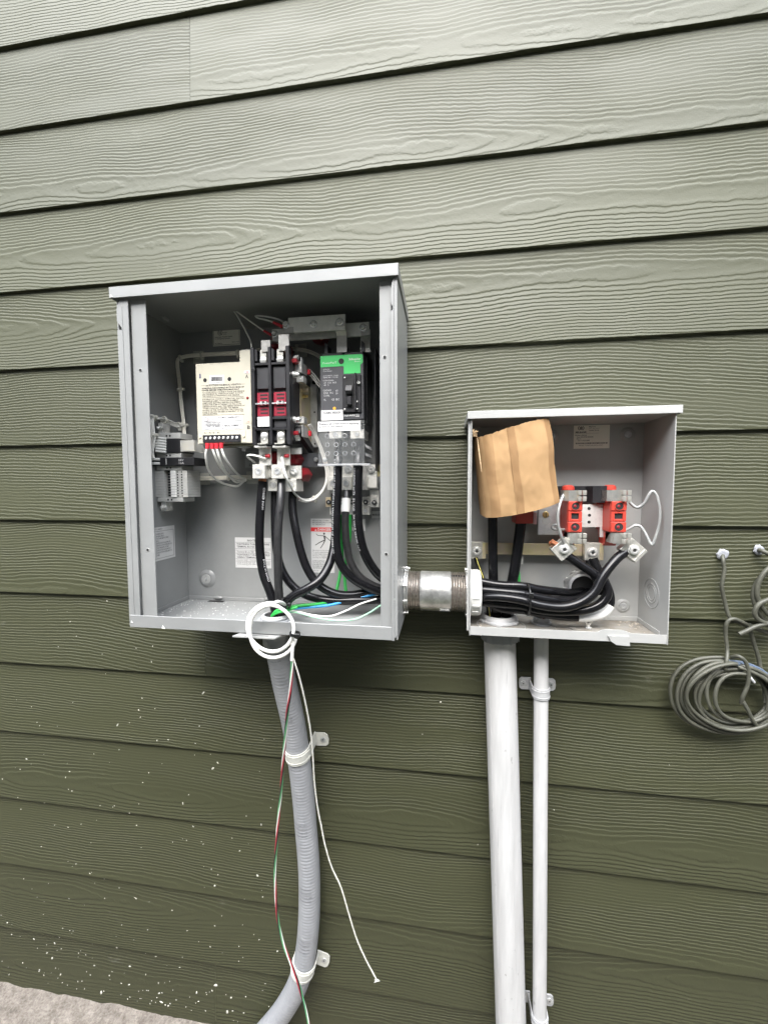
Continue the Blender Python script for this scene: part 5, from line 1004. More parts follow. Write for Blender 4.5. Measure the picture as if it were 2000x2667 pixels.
# ---------------------------------------------------------------- rigid pipes below the meter box
def pipe(name, label, top, bot, R_, m_, seam):
    t = thing(name, label, 'pipe', bot); d = (Vector(bot)-Vector(top)); path = [Vector(top)+d*(i/24) for i in range(25)]; m = MB(); m.tube(path, R_, 36); m.build('tube', m_, t, ang=60); return t
M_PIPE = mat('weathered pvc pipe', (.56, .56, .555), .4, var=.0, vs=20)
def pipe_mat():
    m = bpy.data.materials.new('weathered pvc'); m.use_nodes = True; t = m.node_tree; N = t.nodes; Lk = t.links; b = N['Principled BSDF']
    tc = N.new('ShaderNodeTexCoord')
    def nz(sc, d, map_):
        mp = N.new('ShaderNodeMapping'); mp.inputs['Scale'].default_value = map_; Lk.new(tc.outputs['Object'], mp.inputs[0])
        n = N.new('ShaderNodeTexNoise'); n.inputs['Scale'].default_value = sc; n.inputs['Detail'].default_value = d; n.inputs['Roughness'].default_value = .6; Lk.new(mp.outputs[0], n.inputs['Vector']); return n.outputs[0]
    a = nz(1, 5, (60, 60, 6)); s = nz(1, 3, (230, 230, 7)); sp = nz(1, 2, (90, 90, 45))
    r1 = N.new('ShaderNodeMapRange'); r1.inputs[1].default_value = .3; r1.inputs[2].default_value = .7; Lk.new(a, r1.inputs[0])
    mx = N.new('ShaderNodeMix'); mx.data_type = 'RGBA'; mx.inputs[6].default_value = (.47, .47, .465, 1); mx.inputs[7].default_value = (.61, .61, .605, 1); Lk.new(r1.outputs[0], mx.inputs[0])
    r2 = N.new('ShaderNodeMapRange'); r2.inputs[1].default_value = .68; r2.inputs[2].default_value = .74; r2.inputs[4].default_value = .5; Lk.new(s, r2.inputs[0])
    m2 = N.new('ShaderNodeMix'); m2.data_type = 'RGBA'; m2.inputs[7].default_value = (.28, .28, .29, 1); Lk.new(r2.outputs[0], m2.inputs[0]); Lk.new(mx.outputs[2], m2.inputs[6])
    r3 = N.new('ShaderNodeMapRange'); r3.inputs[1].default_value = .70; r3.inputs[2].default_value = .76; r3.inputs[4].default_value = .75; Lk.new(sp, r3.inputs[0])
    m3 = N.new('ShaderNodeMix'); m3.data_type = 'RGBA'; m3.inputs[7].default_value = (.22, .21, .2, 1); Lk.new(r3.outputs[0], m3.inputs[0]); Lk.new(m2.outputs[2], m3.inputs[6])
    Lk.new(m3.outputs[2], b.inputs['Base Color']); b.inputs['Roughness'].default_value = .42
    bp = N.new('ShaderNodeBump'); bp.inputs['Distance'].default_value = .0002; Lk.new(a, bp.inputs['Height']); Lk.new(bp.outputs[0], b.inputs['Normal'])
    return m
M_PIPE = pipe_mat()
PT = Vector((.1078, -.0365, 1.036)); PB = Vector((.1497, -.0365, .0)); pb_ = pipe('service_pipe', 'thick pale grey plastic pipe below the meter box', PT, PB, .0301, M_PIPE, 1)
m = MB()
for a, x_ in ((-.9, 0), (.35, 1)):
    q = [PT.lerp(PB, i/10)+Vector((sin(a)*.0301, -cos(a)*.0301, 0)) for i in range(1, 11)]; m.tube(q, .0006, 5)
m.build('mould_seam', M_PIPE, pb_)
cp = thing('pipe_coupling', 'grey faceted coupling at the top of the thick pipe', 'pipe fitting', (.1085, -.0365, .998))
m = MB(); m.lathe((.1085, -.0365, 1.0355), (.04, 0, -1), [(.0345, 0), (.0362, .001), (.0362, .0285), (.0350, .031), (.0312, .0315)], 12); m.build('socket', M_PVCG, cp, ang=20)
for a in (-.95, .45, 1.25):
    q = Vector((.1085+sin(a)*.0358, -.0365-cos(a)*.0358, 1.034)); m = MB(); m.cyl(q, q+Vector((.0012, 0, -.029)), .0011, 6); m.build('edge_rib', M_PVCG, cp)
m = MB(); m.sphere((.100, -.0365-.0335, 1.027), .0028, 10, 6); m.build('pip', M_PVCL, cp)
m = MB(); m.lathe((.1078, -.0365, 1.0408), (0, 0, 1), [(.028, 0), (.0345, 0), (.0360, .001), (.0360, .0040), (.0330, .0045), (.0318, .0055), (.0326, .0065), (.0318, .0080), (.0326, .0092), (.0315, .0105), (.0315, .0125), (.0300, .0135), (.028, .0135)], 40, close=True); m.build('threaded_bushing', M_PVCL, cp)
for i in range(6):
    a = 2*pi*i/6+.4; m = MB(); m.T = Matrix.Translation((.1078+cos(a)*.0365, -.0365+sin(a)*.0365, 1.0430)) @ Matrix.Rotation(a, 4, 'Z'); m.box(-.002, .002, -.005, .005, -.0020, .0022, .0006); m.build('nut_lug', M_PVCL, cp)
m = MB(); m.lathe((.1078, -.0365, 1.041), (0, 0, 1), [(.0279, 0), (.0279, .0095), (1e-7, .0095)], 24); m.build('dark_mouth', M_DARKGAP, cp)
TT = Vector((.1862, -.0365, 1.036)); TB = Vector((.2010, -.0365, .0)); pipe('service_pipe', 'thin pale grey plastic pipe beside the thick one', TT, TB, .0134, M_PIPE, 0)
cp2 = thing('pipe_coupling', 'small grey adapter at the top of the thin pipe', 'pipe fitting', (.1862, -.0365, 1.02))
m = MB(); m.lathe((.1862, -.0365, 1.0355), (0, 0, -1), [(.0160, 0), (.0165, .001), (.0165, .009), (.0150, .0115), (.0138, .012)], 24); m.build('socket', M_PVCL, cp2)
m = MB(); m.lathe((.1850, -.042, 1.0408), (0, 0, 1), [(.010, 0), (.0185, 0), (.0185, .0030), (.0150, .0035), (.0142, .0045), (.0150, .0058), (.0142, .0070), (.0150, .0082), (.0138, .0095), (.0138, .0115), (.010, .0115)], 28, close=True); m.build('threaded_bushing', M_PVCG, cp2)
m = MB(); m.lathe((.1850, -.042, 1.041), (0, 0, 1), [(.0101, 0), (.0101, .008), (1e-7, .008)], 16); m.build('dark_mouth', M_DARKGAP, cp2)
zc = 1.300-.396; c = TT.lerp(TB, (1.036-zc)/1.036); pipe_strap('pipe_strap', 'grey two-screw strap high on the thin pipe', c, (TB-TT), .0140, .020, 1, M_PVCL, 'straps on the pipes', two=True, tab=.0195)
zc = (.198,-.0365,.2216)[2]; c = TT.lerp(TB, (1.036-zc)/1.036); pipe_strap('pipe_strap', 'grey two-screw strap at the very bottom of the thin pipe', c, (TB-TT), .0140, .020, 1, M_PVCL, 'straps on the pipes', two=True, tab=.0195)

# ---------------------------------------------------------------- inside the meter box
def cardboard_mat():
    m = bpy.data.materials.new('corrugated cardboard'); m.use_nodes = True; t = m.node_tree; N = t.nodes; Lk = t.links; b = N['Principled BSDF']
    tc = N.new('ShaderNodeTexCoord'); mp = N.new('ShaderNodeMapping'); mp.inputs['Rotation'].default_value = (0, R(9), 0); Lk.new(tc.outputs['Object'], mp.inputs[0])
    sp = N.new('ShaderNodeSeparateXYZ'); Lk.new(mp.outputs[0], sp.inputs[0])
    n = N.new('ShaderNodeTexNoise'); n.inputs['Scale'].default_value = 14; n.inputs['Detail'].default_value = 6; Lk.new(tc.outputs['Object'], n.inputs['Vector'])
    fine = N.new('ShaderNodeTexNoise'); fine.inputs['Scale'].default_value = 380; fine.inputs['Detail'].default_value = 3; Lk.new(tc.outputs['Object'], fine.inputs['Vector'])
    wv = N.new('ShaderNodeTexNoise'); wv.noise_dimensions = '1D'; wv.inputs['Scale'].default_value = 30; wv.inputs['Detail'].default_value = 1
    Lk.new(sp.outputs[0], wv.inputs['W'])
    st = N.new('ShaderNodeAttribute'); st.attribute_name = 'dark_bands'
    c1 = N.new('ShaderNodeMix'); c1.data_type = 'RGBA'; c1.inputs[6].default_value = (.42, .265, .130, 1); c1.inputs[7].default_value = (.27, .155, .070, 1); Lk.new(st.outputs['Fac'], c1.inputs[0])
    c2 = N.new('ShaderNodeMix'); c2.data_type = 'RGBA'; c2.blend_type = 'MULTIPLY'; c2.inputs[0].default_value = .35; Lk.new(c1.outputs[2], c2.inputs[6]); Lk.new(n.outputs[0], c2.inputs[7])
    Lk.new(c2.outputs[2], b.inputs['Base Color']); b.inputs['Roughness'].default_value = .85; b.inputs['Specular IOR Level'].default_value = .25
    ad = N.new('ShaderNodeMath'); ad.operation = 'MULTIPLY_ADD'; ad.inputs[1].default_value = .3; Lk.new(fine.outputs[0], ad.inputs[0]); Lk.new(wv.outputs[0], ad.inputs[2])
    bp = N.new('ShaderNodeBump'); bp.inputs['Distance'].default_value = .0005; Lk.new(ad.outputs[0], bp.inputs['Height']); Lk.new(bp.outputs[0], b.inputs['Normal'])
    return m
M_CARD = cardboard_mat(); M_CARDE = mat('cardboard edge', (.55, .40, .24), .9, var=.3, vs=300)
cb = thing('cardboard_sleeve', 'brown cardboard sleeve propped over the left half of the meter box', 'cardboard', (.1167,-.1,1.2489))
# front sheet as a lofted grid between its torn top edge and its bottom edge, a little crumpled
topE = spline([(.0595,-.104,1.3894),(.0697,-.107,1.3901),(.0805,-.109,1.3926),(.1027,-.1105,1.4001),(.1236,-.1105,1.4057),(.1499,-.11,1.4129),(.1755,-.107,1.4171)], .0035)
botE = spline([(.0751,-.108,1.2458),(.0956,-.111,1.2482),(.114,-.113,1.2511),(.1369,-.113,1.2559),(.1591,-.112,1.2612),(.1783,-.11,1.2671),(.196,-.106,1.2742)], .0035)
def resample(p, n):
    L = [0.]
    for i in range(1, len(p)): L.append(L[-1]+(p[i]-p[i-1]).length)
    out = []
    for k in range(n+1):
        d = L[-1]*k/n; i = 0
        while i < len(p)-2 and L[i+1] < d: i += 1
        out.append(p[i].lerp(p[i+1], (d-L[i])/max(1e-9, L[i+1]-L[i])))
    return out
n, k_ = 96, 30; a_ = resample(topE, n); b_ = resample(botE, n); rightE = [(.2012,0,1.4343),(.205,0,1.4083),(.2116,0,1.373),(.2131,0,1.3372),(.2187,0,1.308),(.2263,0,1.284),(.2248,0,1.2704)]
front = []; back = []
def facet(u):
    K_ = ((0, 0), (.06, .35), (.19, .62), (.40, 1.0), (.505, 1.08), (.70, .95), (.92, .5), (1, 0))
    for (a, p), (b, q) in zip(K_, K_[1:]):
        if u <= b: return p+(q-p)*(u-a)/(b-a)
    return 0
for j in range(k_+1):
    t_ = j/k_; row = []
    bul = .0030+.0035*sin(pi*t_)
    for i in range(n+1):
        u = i/n; p = a_[i].lerp(b_[i], t_); p = p+Vector((0, .016*max(0, 1-u/.16)**2, (.0016*noise.noise((u*22, 3, 1))+.0010*noise.noise((u*60, 8, 1)))*max(0, 1-t_*12))); p = p+Vector((.0025*u**4*sin(t_*2*pi), -bul*facet(u)+.0022*noise.noise((u*4, t_*4, 2))+.0008*noise.noise((u*13, t_*12, 6))-.0010*(1 if .40 < u < .505 else 0), 0)); row.append(p)
    front.append(row); back.append([p+Vector((0, .0034, 0)) for p in row])
vs = [p for r in front for p in r]+[p for r in back for p in r]; N1 = n+1; o2 = N1*(k_+1); fs = []
for j in range(k_):
    for i in range(n): fs += [(j*N1+i, j*N1+i+1, (j+1)*N1+i+1, (j+1)*N1+i), (o2+j*N1+i, o2+(j+1)*N1+i, o2+(j+1)*N1+i+1, o2+j*N1+i+1)]
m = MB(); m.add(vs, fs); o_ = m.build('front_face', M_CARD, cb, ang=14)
ca = o_.data.color_attributes.new('dark_bands', 'FLOAT_COLOR', 'POINT')  # darker bands along the folds and both side edges
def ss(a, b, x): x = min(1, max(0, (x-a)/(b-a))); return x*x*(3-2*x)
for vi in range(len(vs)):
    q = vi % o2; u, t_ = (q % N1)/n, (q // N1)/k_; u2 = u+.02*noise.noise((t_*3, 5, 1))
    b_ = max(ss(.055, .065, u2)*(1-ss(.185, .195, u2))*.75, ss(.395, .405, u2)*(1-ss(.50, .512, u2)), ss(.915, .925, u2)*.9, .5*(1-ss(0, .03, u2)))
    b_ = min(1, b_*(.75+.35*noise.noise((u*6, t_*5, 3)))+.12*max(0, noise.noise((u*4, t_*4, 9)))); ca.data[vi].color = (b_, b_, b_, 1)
es = []
for i in range(n): es += [(i, i+1, o2+i+1, o2+i), (k_*N1+i, o2+k_*N1+i, o2+k_*N1+i+1, k_*N1+i+1)]
for j in range(k_): es += [(j*N1, o2+j*N1, o2+(j+1)*N1, (j+1)*N1), (j*N1+n, (j+1)*N1+n, o2+(j+1)*N1+n, o2+j*N1+n)]
m = MB(); m.add(vs, es); m.build('cut_edge', M_CARDE, cb)
# left flap folded back, right flap folded back
lt, lb_ = front[0][0], front[k_][0]
l2t, l2b = Vector((.0525,-.062,1.4004)), Vector((.0675,-.058,1.2507)); l3t, l3b = l2t+Vector((.010, .030, 0)), l2b+Vector((.006, .030, .004))
def quadstrip(cols, th):
    vs = []; fs = []; R_n = 14
    for a, b in cols:
        for j in range(R_n+1):
            t_ = j/R_n; p = a.lerp(b, t_); vs.append(p+Vector((.0010*noise.noise((t_*6, a.x*50, 1)), .0008*noise.noise((t_*5, 2, a.x*60)), 0)))
    n0 = len(vs); vs += [p+th for p in vs[:]]; q = R_n+1
    for i in range(len(cols)-1):
        for j in range(R_n): fs += [(i*q+j, i*q+j+1, (i+1)*q+j+1, (i+1)*q+j), (n0+i*q+j, n0+(i+1)*q+j, n0+(i+1)*q+j+1, n0+i*q+j+1)]
        fs += [(i*q, (i+1)*q, n0+(i+1)*q, n0+i*q), (i*q+R_n, n0+i*q+R_n, n0+(i+1)*q+R_n, (i+1)*q+R_n)]
    for i in (0, len(cols)-1):
        for j in range(R_n): fs.append((i*q+j, n0+i*q+j, n0+i*q+j+1, i*q+j+1))
    m = MB(); m.add(vs, fs); return m
quadstrip([(lt+Vector((0, .0004, 0)), lb_+Vector((0, .0004, 0))), (lt.lerp(l2t, .5)+Vector((-.001, -.002, .001)), lb_.lerp(l2b, .5)+Vector((-.001, -.001, 0))), (l2t, l2b), (l3t, l3b)], Vector((.0025, .0028, 0))).build('side_flap', M_CARD, cb, ang=40)
rt, rb_ = front[0][n], front[k_][n]
quadstrip([(rt+Vector((.0002, .001, -.001)), rb_+Vector((.0002, .001, .001))), (rt+Vector((-.004, .03, -.003)), rb_+Vector((-.006, .03, .006))), (rt+Vector((-.010, .06, -.004)), rb_+Vector((-.012, .06, .008)))], Vector((-.003, .001, 0))).build('side_flap', M_CARD, cb, ang=40)
# score slits and dents
m = MB(); path = spline([(.0574,-.1062,1.3865),(.0608,-.108,1.3597),(.065,-.109,1.3277)], .004); m.tube(path, lambda t: .0004+.0007*sin(pi*t), 5); m.build('torn_slit', M_CARDE, cb)
m = MB(); m.box(-.004, .004, -.004, .004, -.01, .01)
lc = (.0559,-.1,1.3953); m = MB(); r_ = random.Random(9)
for i in range(7): q = Vector(lc)+Vector((r_.uniform(-.006, .006), r_.uniform(-.004, .004), 0)); m.tube([q+Vector((0, 0, -.006)), q+Vector((r_.uniform(-.002, .002), -.002, .002)), q+Vector((r_.uniform(-.004, .004), 0, r_.uniform(.003, .007)))], .0007, 4)
m.build('torn_fibres', M_CARDE, cb)

# meter socket blocks
M_REDB = mat('red moulded plastic', (.48, .052, .034), .4, var=.05, vs=60)
def socket(label, xl, xr, zt, zb, ys, lugc, lang, jx):
    t = thing('meter_socket_block', label, 'meter socket', ((xl+xr)/2, -.006, zb), 'red meter socket blocks')
    yf = -.084; h = zt-zb
    m = MB(); m.box(xl, xr, yf+.005, -.012, zb, zt, .0012); body = m.build('body', M_REDB, t)
    m = MB(); m.prism([(-.070, zt-.001), (-.050, zt+.019), (-.030, zt+.019), (-.02, zt-.001)], xl+.002, xr-.002, 'x'); m.build('upper_wing', M_REDB, body); m = MB(); m.prism([(-.079, zb+.001), (-.045, zb-.028), (-.025, zb-.028), (-.02, zb+.001)], xl+.002, xr-.002, 'x'); m.build('lower_wing', M_REDB, body)
    for i, (f0, f1) in enumerate(((.70, 1.), (.37, .68), (.02, .35))):
        m = MB(); z0, z1 = zb+h*f0, zb+h*f1
        if i == 1:
            w_ = xr-xl; m.box(xl+.0005, xl+w_*.235, yf+.001, yf+.005, z0, z1, .0006); m.box(xr-w_*.235, xr-.0005, yf+.001, yf+.005, z0, z1, .0006); m.box(xl+w_*.24, xr-w_*.24, yf+.001, yf+.005, z1-.0035, z1, .0005); m.box(xl+w_*.24, xr-w_*.24, yf+.001, yf+.005, z0, z0+.0035, .0005); s_ = m.build('front_step', M_REDB, body)
            m = MB(); m.box(xl+w_*.24, xr-w_*.24, yf+.0035, yf+.0049, z0+.0036, z1-.0036, .0001); m.build('recess', M_DARKGAP, s_)
        else:
            m.box(xl+.0003, xr-.0003, yf, yf+.005, z0, z1, .0010); s_ = m.build('front_step', M_REDB, body); c = Vector(((xl+xr)/2, yf-.0003, (z0+z1)/2)); rr_ = (z1-z0)*.40
            m = MB(); m.cyl(c, c+Vector((0, .001, 0)), rr_, 18); m.build('screw_well', M_DARKGAP, s_)
            m = MB(); m.ring(c+Vector((0, .0001, 0)), (0, -1, 0), rr_, rr_+.0012, .0008, 20, .0003); m.build('well_rim', M_REDB, s_)
            m = MB(); m.lathe(c+Vector((-.001, -.0002, 0)), (0, -1, 0), [(rr_*.38, 0), (rr_*.3, .0004), (1e-7, .0005)], 10); m.build('well_screw', M_REDI, s_)
    # spring jaws, upper and lower
    for up in (1, 0):
        z0, z1 = (zt+.0005, zt+.0195) if up else (zb-.0185, zb-.0005); xa, xb = (xl-.006, xr+.006) if up else (xl+.002, xr+.008)
        m = MB(); ysec = [(xa, -.055), (xa, -.078), (xa+.006, -.083), (xb-.016, -.083), (xb-.012, -.087), (xb-.0115, -.085), (xb-.0155, -.0815), (xa+.0065, -.0815), (xa+.0015, -.0775), (xa+.0015, -.055)]
        m.prism(ysec, z0, z1, 'z'); j = m.build('jaw', M_JAW, t)
        for q in (0, 1):
            for v in (0, 1):
                m = MB(); xx = xb-.0165+q*.0083; zz = z0+v*(z1-z0)*.56; m.lathe((xx+.0033, -.0875, zz), (0, 0, 1), [(.0032, 0), (.0036, .001), (.0036, (z1-z0)*.43), (.0032, (z1-z0)*.44)], 14); m.build('jaw_roll', M_LUG2, j)
    m = MB(); m.lathe(((xl+xr)/2-.002, -.045, zt+.0200), (0, 0, 1), [(.011, 0), (.0105, .006), (.007, .0085), (1e-7, .009)], 16); m.build('cap', M_REDB, t)
    # angled wire lug with hex screw
    lc = Vector(lugc); T0 = Matrix.Translation(lc) @ Matrix.Rotation(lang, 4, 'Y')
    m = MB(); m.T = T0; m.box(-.0145, .0145, -.004, -.001, -.0145, .0145, .0008); m.box(-.0170, -.0145, -.004, .012, -.0145, .0145, .0008); m.box(.0145, .0170, -.004, .012, -.0145, .0145, .0008); m.box(-.0145, .0145, .012, .0145, -.0145, .0145, .0008); lg = m.build('wire_lug', M_LUG2, t)
    m = MB(); m.T = T0; m.box(-.0175, -.0120, -.0055, -.0041, -.0135, .0135, .0005); m.box(.0120, .0175, -.0055, -.0041, -.0135, .0135, .0005); m.build('lug_fold', M_LUG2, lg)
    c = lc+Vector((0, -.0042, 0)); m = MB(); m.lathe(c, (0, -1, 0), [(.0098, 0), (.0098, .001), (.0078, .0015), (.0074, .0045), (.0055, .0052), (.0038, .0052), (.003, .0035), (1e-7, .0035)], 18); sc_ = m.build('hex_screw', M_CHROME, lg)
    m = MB(); m.cyl(c+Vector((0, -.0042, 0)), c+Vector((0, -.0036, 0)), .0030, 6); m.build('drive_slot', M_DARKGAP, sc_)
    m = MB(); m.prism([(-.084, zb-.003), (-.084, zb-.019), (lc.y, lc.z+.012), (lc.y, lc.z+.020)], (xl+xr)/2-.008, (xl+xr)/2+.010, 'x'); m.build('lug_link', M_JAW, t)
    return t
socket('red meter socket block nearer the cardboard', *(lambda a, b: (a[0], b[0], a[2], b[2]))((.217,-.084,1.2748), (.2409,-.084,1.2195)), -.084, (.2126,-.075,1.1891), R(-42), 0)
socket('rightmost red meter socket block in the meter box', *(lambda a, b: (a[0], b[0], a[2], b[2]))((.2879,-.084,1.2749), (.313,-.084,1.2204)), -.084, (.3276,-.075,1.1898), R(42), 0)
t = thing('meter_socket_block', 'red meter socket block mostly hidden behind the cardboard', 'meter socket', (.1684,-.04,1.2304), 'red meter socket blocks')
slab('body', M_REDB, t, (.1323,-.06,1.3135), (.1635,-.06,1.2329), -.06, -.012); slab('edge', mat('pale pink plastic', (.55, .3, .3), .5), t, (.1631,-.062,1.2536), (.1685,-.062,1.2317), -.062, -.012)
t = thing('meter_mount_plate', 'grey keyhole plate with brass screw beside the cardboard', 'bracket', (.199,-.03,1.2086))
x0, x1, z0, z1 = rc((.177,-.035,1.2774), (.2171,-.035,1.2094)); m = MB(); m.box(x0, x1, -.035, -.030, z0, z1, .0008); pl = m.build('plate', M_STEEL, t)
q = Vector((.1906,-.0355,1.2484)); m = MB(); m.lathe(q, (0, -1, 0), [(.0062, 0), (.006, .001), (.004, .003), (1e-7, .0032)], 14); bs_ = m.build('brass_screw', M_BRASS, t)
m = MB(); m.box(q.x-.0005, q.x+.0005, q.y-.0035, q.y-.0026, q.z-.005, q.z+.005, .0001); m.build('drive_slot', M_DARKGAP, bs_)
q = Vector((.1915,-.0355,1.2368)); m = MB(); m.cyl(q, q+Vector((0, .0012, 0)), .0075, 18); m.build('keyhole', M_ENC2, t)
t = thing('meter_mount_plate', 'pale plate with three holes between the red socket blocks', 'bracket', (.2715,-.045,1.2106))
m = MB(); a, b, c, d, e = (.2494,-.045,1.2678), (.2903,-.045,1.2264), (.2842,-.045,1.2079), (.301,-.045,1.268), (.2504,-.045,1.226)
m.prism([(a[0], a[2]), (d[0], d[2]), (d[0], c[2]), (c[0], c[2]), (c[0], b[2]), (e[0], e[2])], -.045, -.041); m.build('plate', M_CAST, t)
for q in [(.2641,-.0455,1.2605),(.2651,-.0455,1.2481),(.2647,-.0455,1.2354)]: q = Vector(q); m = MB(); m.cyl(q, q+Vector((0, .0012, 0)), .0028, 12); m.build('hole', M_DARKGAP, t)
t = thing('black_strap', 'black rubber strap behind the tops of the red socket blocks', 'strap', (.2697,-.04,1.2698))
x0, x1, z0, z1 = rc((.2003,-.045,1.3019), (.3074,-.045,1.2715)); m = MB(); m.prism([(x0, -.028), (x0+.062, -.030), (x0+.068, -.05), (x0+.080, -.056), (x1-.006, -.050), (x1, -.030), (x1, -.026), (x0, -.026)], z0, z1, 'z'); m.build('band', M_BLACKP, t, ang=30)
t = thing('gold_neutral_bar', 'yellow zinc bar across the meter box back with a lug at each end', 'bus bar', (.1798,-.025,1.1682))
x0, x1, z0, z1 = rc((.0546,-.026,1.191), (.2905,-.026,1.1714)); z0 = (.1795,-.026,1.1691)[2]; z1 = (.1791,-.026,1.1915)[2]
m = MB(); m.box(x0, x1, -.026, -.021, z0, z1, .0006); m.build('bar', M_GOLD, t)
for p, wx_ in (((.0652,-.034,1.1772), .0125), ((.2746,-.04,1.1799), .0145)):
    c = Vector(p); m = MB(); m.box(c.x-wx_, c.x+wx_, c.y, c.y+.012, c.z-.0165, c.z+.0165, .0008); lg = m.build('lug', M_LUG2, t)
    m = MB(); m.box(c.x+wx_-.003, c.x+wx_+.0035, c.y-.0022, c.y-.0002, c.z-.0155, c.z+.0155, .0006); m.build('lug_fold', M_GOLD, lg)
    q = c+Vector((-.001, -.0003, -.001)); m = MB(); m.lathe(q, (0, -1, 0), [(.0098, 0), (.0098, .0012), (.0075, .0018), (.0070, .0045), (.0045, .0048), (.0032, .0032), (1e-7, .0032)], 16); sc_ = m.build('hex_screw', M_CHROME, lg)
    m = MB(); m.cyl(q+Vector((0, -.0042, 0)), q+Vector((0, -.0034, 0)), .0028, 6); m.build('drive_slot', M_DARKGAP, sc_)
M_SOLID = mat('grey solid wire', (.36, .37, .36), .4, .3, var=.1)
wire('jumper_wire', 'grey jumper wire bowed left of the nearer red socket block', [(.2138,-.07,1.2894),(.2056,-.082,1.2788),(.1982,-.092,1.2603),(.1967,-.094,1.2456),(.2001,-.092,1.2266),(.206,-.088,1.21),(.2111,-.082,1.2011)], .0026, M_SOLID)
wire('jumper_wire', 'small grey hooked wire end behind the bowed jumper', [(.2247,-.06,1.2229),(.2111,-.066,1.2234),(.1975,-.07,1.2237),(.1932,-.071,1.2272),(.1958,-.071,1.2314),(.2021,-.072,1.2322),(.2052,-.073,1.2261),(.2089,-.075,1.2132)], .0022, M_SOLID)
wire('jumper_wire', 'grey jumper wire in a large kinked loop on the right wall side', [(.3228,-.07,1.2731),(.3284,-.072,1.2664),(.3344,-.074,1.2639),(.3417,-.078,1.2707),(.3479,-.082,1.2867),(.3521,-.083,1.2926),(.3566,-.084,1.2894),(.3615,-.086,1.2737),(.364,-.087,1.2496),(.3619,-.086,1.2265),(.3581,-.085,1.2098),(.3553,-.084,1.2003),(.3533,-.083,1.2015),(.3488,-.08,1.2124),(.3434,-.076,1.2252),(.3392,-.074,1.231),(.3313,-.072,1.2328),(.3248,-.07,1.2271),(.3188,-.068,1.2234)], .0026, M_SOLID)
for q, d, lb in (((.1926,-.073,1.1996), (-.7, 0, .45), 'bare copper strands poking out of the nearer socket lug'), ((.3109,-.072,1.1808), (-.6, 0, -.5), 'bare copper strands under the right socket lug')):
    t = thing('copper_strands', lb, 'wire end', q); m = MB(); r_ = random.Random(3); dd = Vector(d).normalized(); u, v = frame(dd)
    for i in range(16): a = r_.uniform(0, 6.28); e = r_.uniform(0, .0055); o_ = Vector(q)+u*cos(a)*e+v*sin(a)*e; m.cyl(o_-dd*.012, o_+dd*r_.uniform(.001, .004), .0010, 6)
    o = m.build('strands', M_COPPER, t); o['kind'] = 'stuff'
# rear entry with zinc lock nut
re = thing('rear_conduit_entry', 'zinc lock nut and dark conduit mouth in the back of the meter box', 'conduit fitting', (.2678,-.003,1.0789))
c = Vector((.2679,-.003,1.1057)); m = MB(); m.ring(c, (0, -1, 0), .0262, .0315, .006, 40, .001)
for i in range(10):
    a = 2*pi*i/10+.2; m.T = Matrix.Translation(c+Vector((cos(a)*.0322, -.003, sin(a)*.0322))) @ Matrix.Rotation(-a, 4, 'Y'); m.box(-.0022, .0022, -.003, .003, -.0045, .0045, .0007)
m.T = None; m.build('lock_nut', M_GALV, re, ang=40)
m = MB(); m.lathe(c, (0, -1, 0), [(.0225, 0), (.0258, 0), (.0258, .010), (.0245, .012), (.0225, .012)], 36, close=True); m.build('threaded_hub', M_PVCL, re)
m = MB(); m.cyl(c+Vector((0, -.0005, 0)), c+Vector((0, -.002, 0)), .0224, 30); m.build('dark_mouth', M_DARKGAP, re)
# heavy cables in the meter box
RB = .0081; gc = 'heavy black cables in the meter box'
cable('power_cable', 'vertical black cable left under the cardboard, dropping into the thick pipe', [(.0912,-.052,1.2598),(.0915,-.052,1.2344),(.0928,-.05,1.1758),(.0949,-.047,1.1198),(.0996,-.043,1.0702),(.1051,-.038,1.0234)], .0089, M_CABLE, group=gc)
cable('power_cable', 'slanting black cable right under the cardboard, dropping into the thick pipe', [(.1465,-.05,1.2635),(.1441,-.05,1.2419),(.1384,-.048,1.1836),(.132,-.045,1.1315),(.1229,-.04,1.074),(.1177,-.036,1.0233)], .0098, M_CABLE, group=gc)
t, pa = wire('ground_wire', 'black wire with yellow stripe at the far left of the meter box', [(.0615,-.036,1.1639),(.0675,-.037,1.1468),(.0769,-.04,1.1199),(.0836,-.043,1.0809),(.0898,-.043,1.0396)], .0040, M_CABLE)
m = MB(); m.tube([p+Vector((.0012, -.0038, 0)) for p in pa], .0009, 5); m.build('yellow_stripe', mat('yellow stripe', (.75, .68, .18), .5), t)
wire('ground_wire', 'short green wire behind the slanting cable in the meter box', [(.143,-.02,1.1492),(.1452,-.022,1.1307),(.1458,-.024,1.1122),(.143,-.03,1.0833)], .0033, M_GREEN)
t = slab('ground_clip', M_LUG, None, (.145,-.02,1.1644), (.1539,-.02,1.1495), -.02, -.0035); tag(t, 'small pale ground clip under the gold bar', 'clip')
X0n = (.030, NY, NZ)
def nip(dy, dz): return [(-.02, NY+dy, NZ+dz), (.045, NY+dy, NZ+dz)]
cable('power_cable', 'topmost black cable of the tied bundle, running to the rear entry', nip(-.012, .026)+[(.1019,-.075,1.12),(.1416,-.078,1.1199),(.1709,-.07,1.1132),(.2084,-.055,1.1063),(.243,-.03,1.0988),(.2675,-.005,1.0962),(.2718,.004,1.0956)], RB, M_CABLE, group=gc)
cable('power_cable', 'second black cable of the tied bundle, also into the rear entry', nip(-.014, .009)+[(.1014,-.08,1.1091),(.1407,-.084,1.1072),(.169,-.08,1.1008),(.2048,-.07,1.0937),(.2455,-.045,1.0897),(.2759,-.014,1.0951),(.2811,.002,1.0949)], RB, M_CABLE, group=gc)
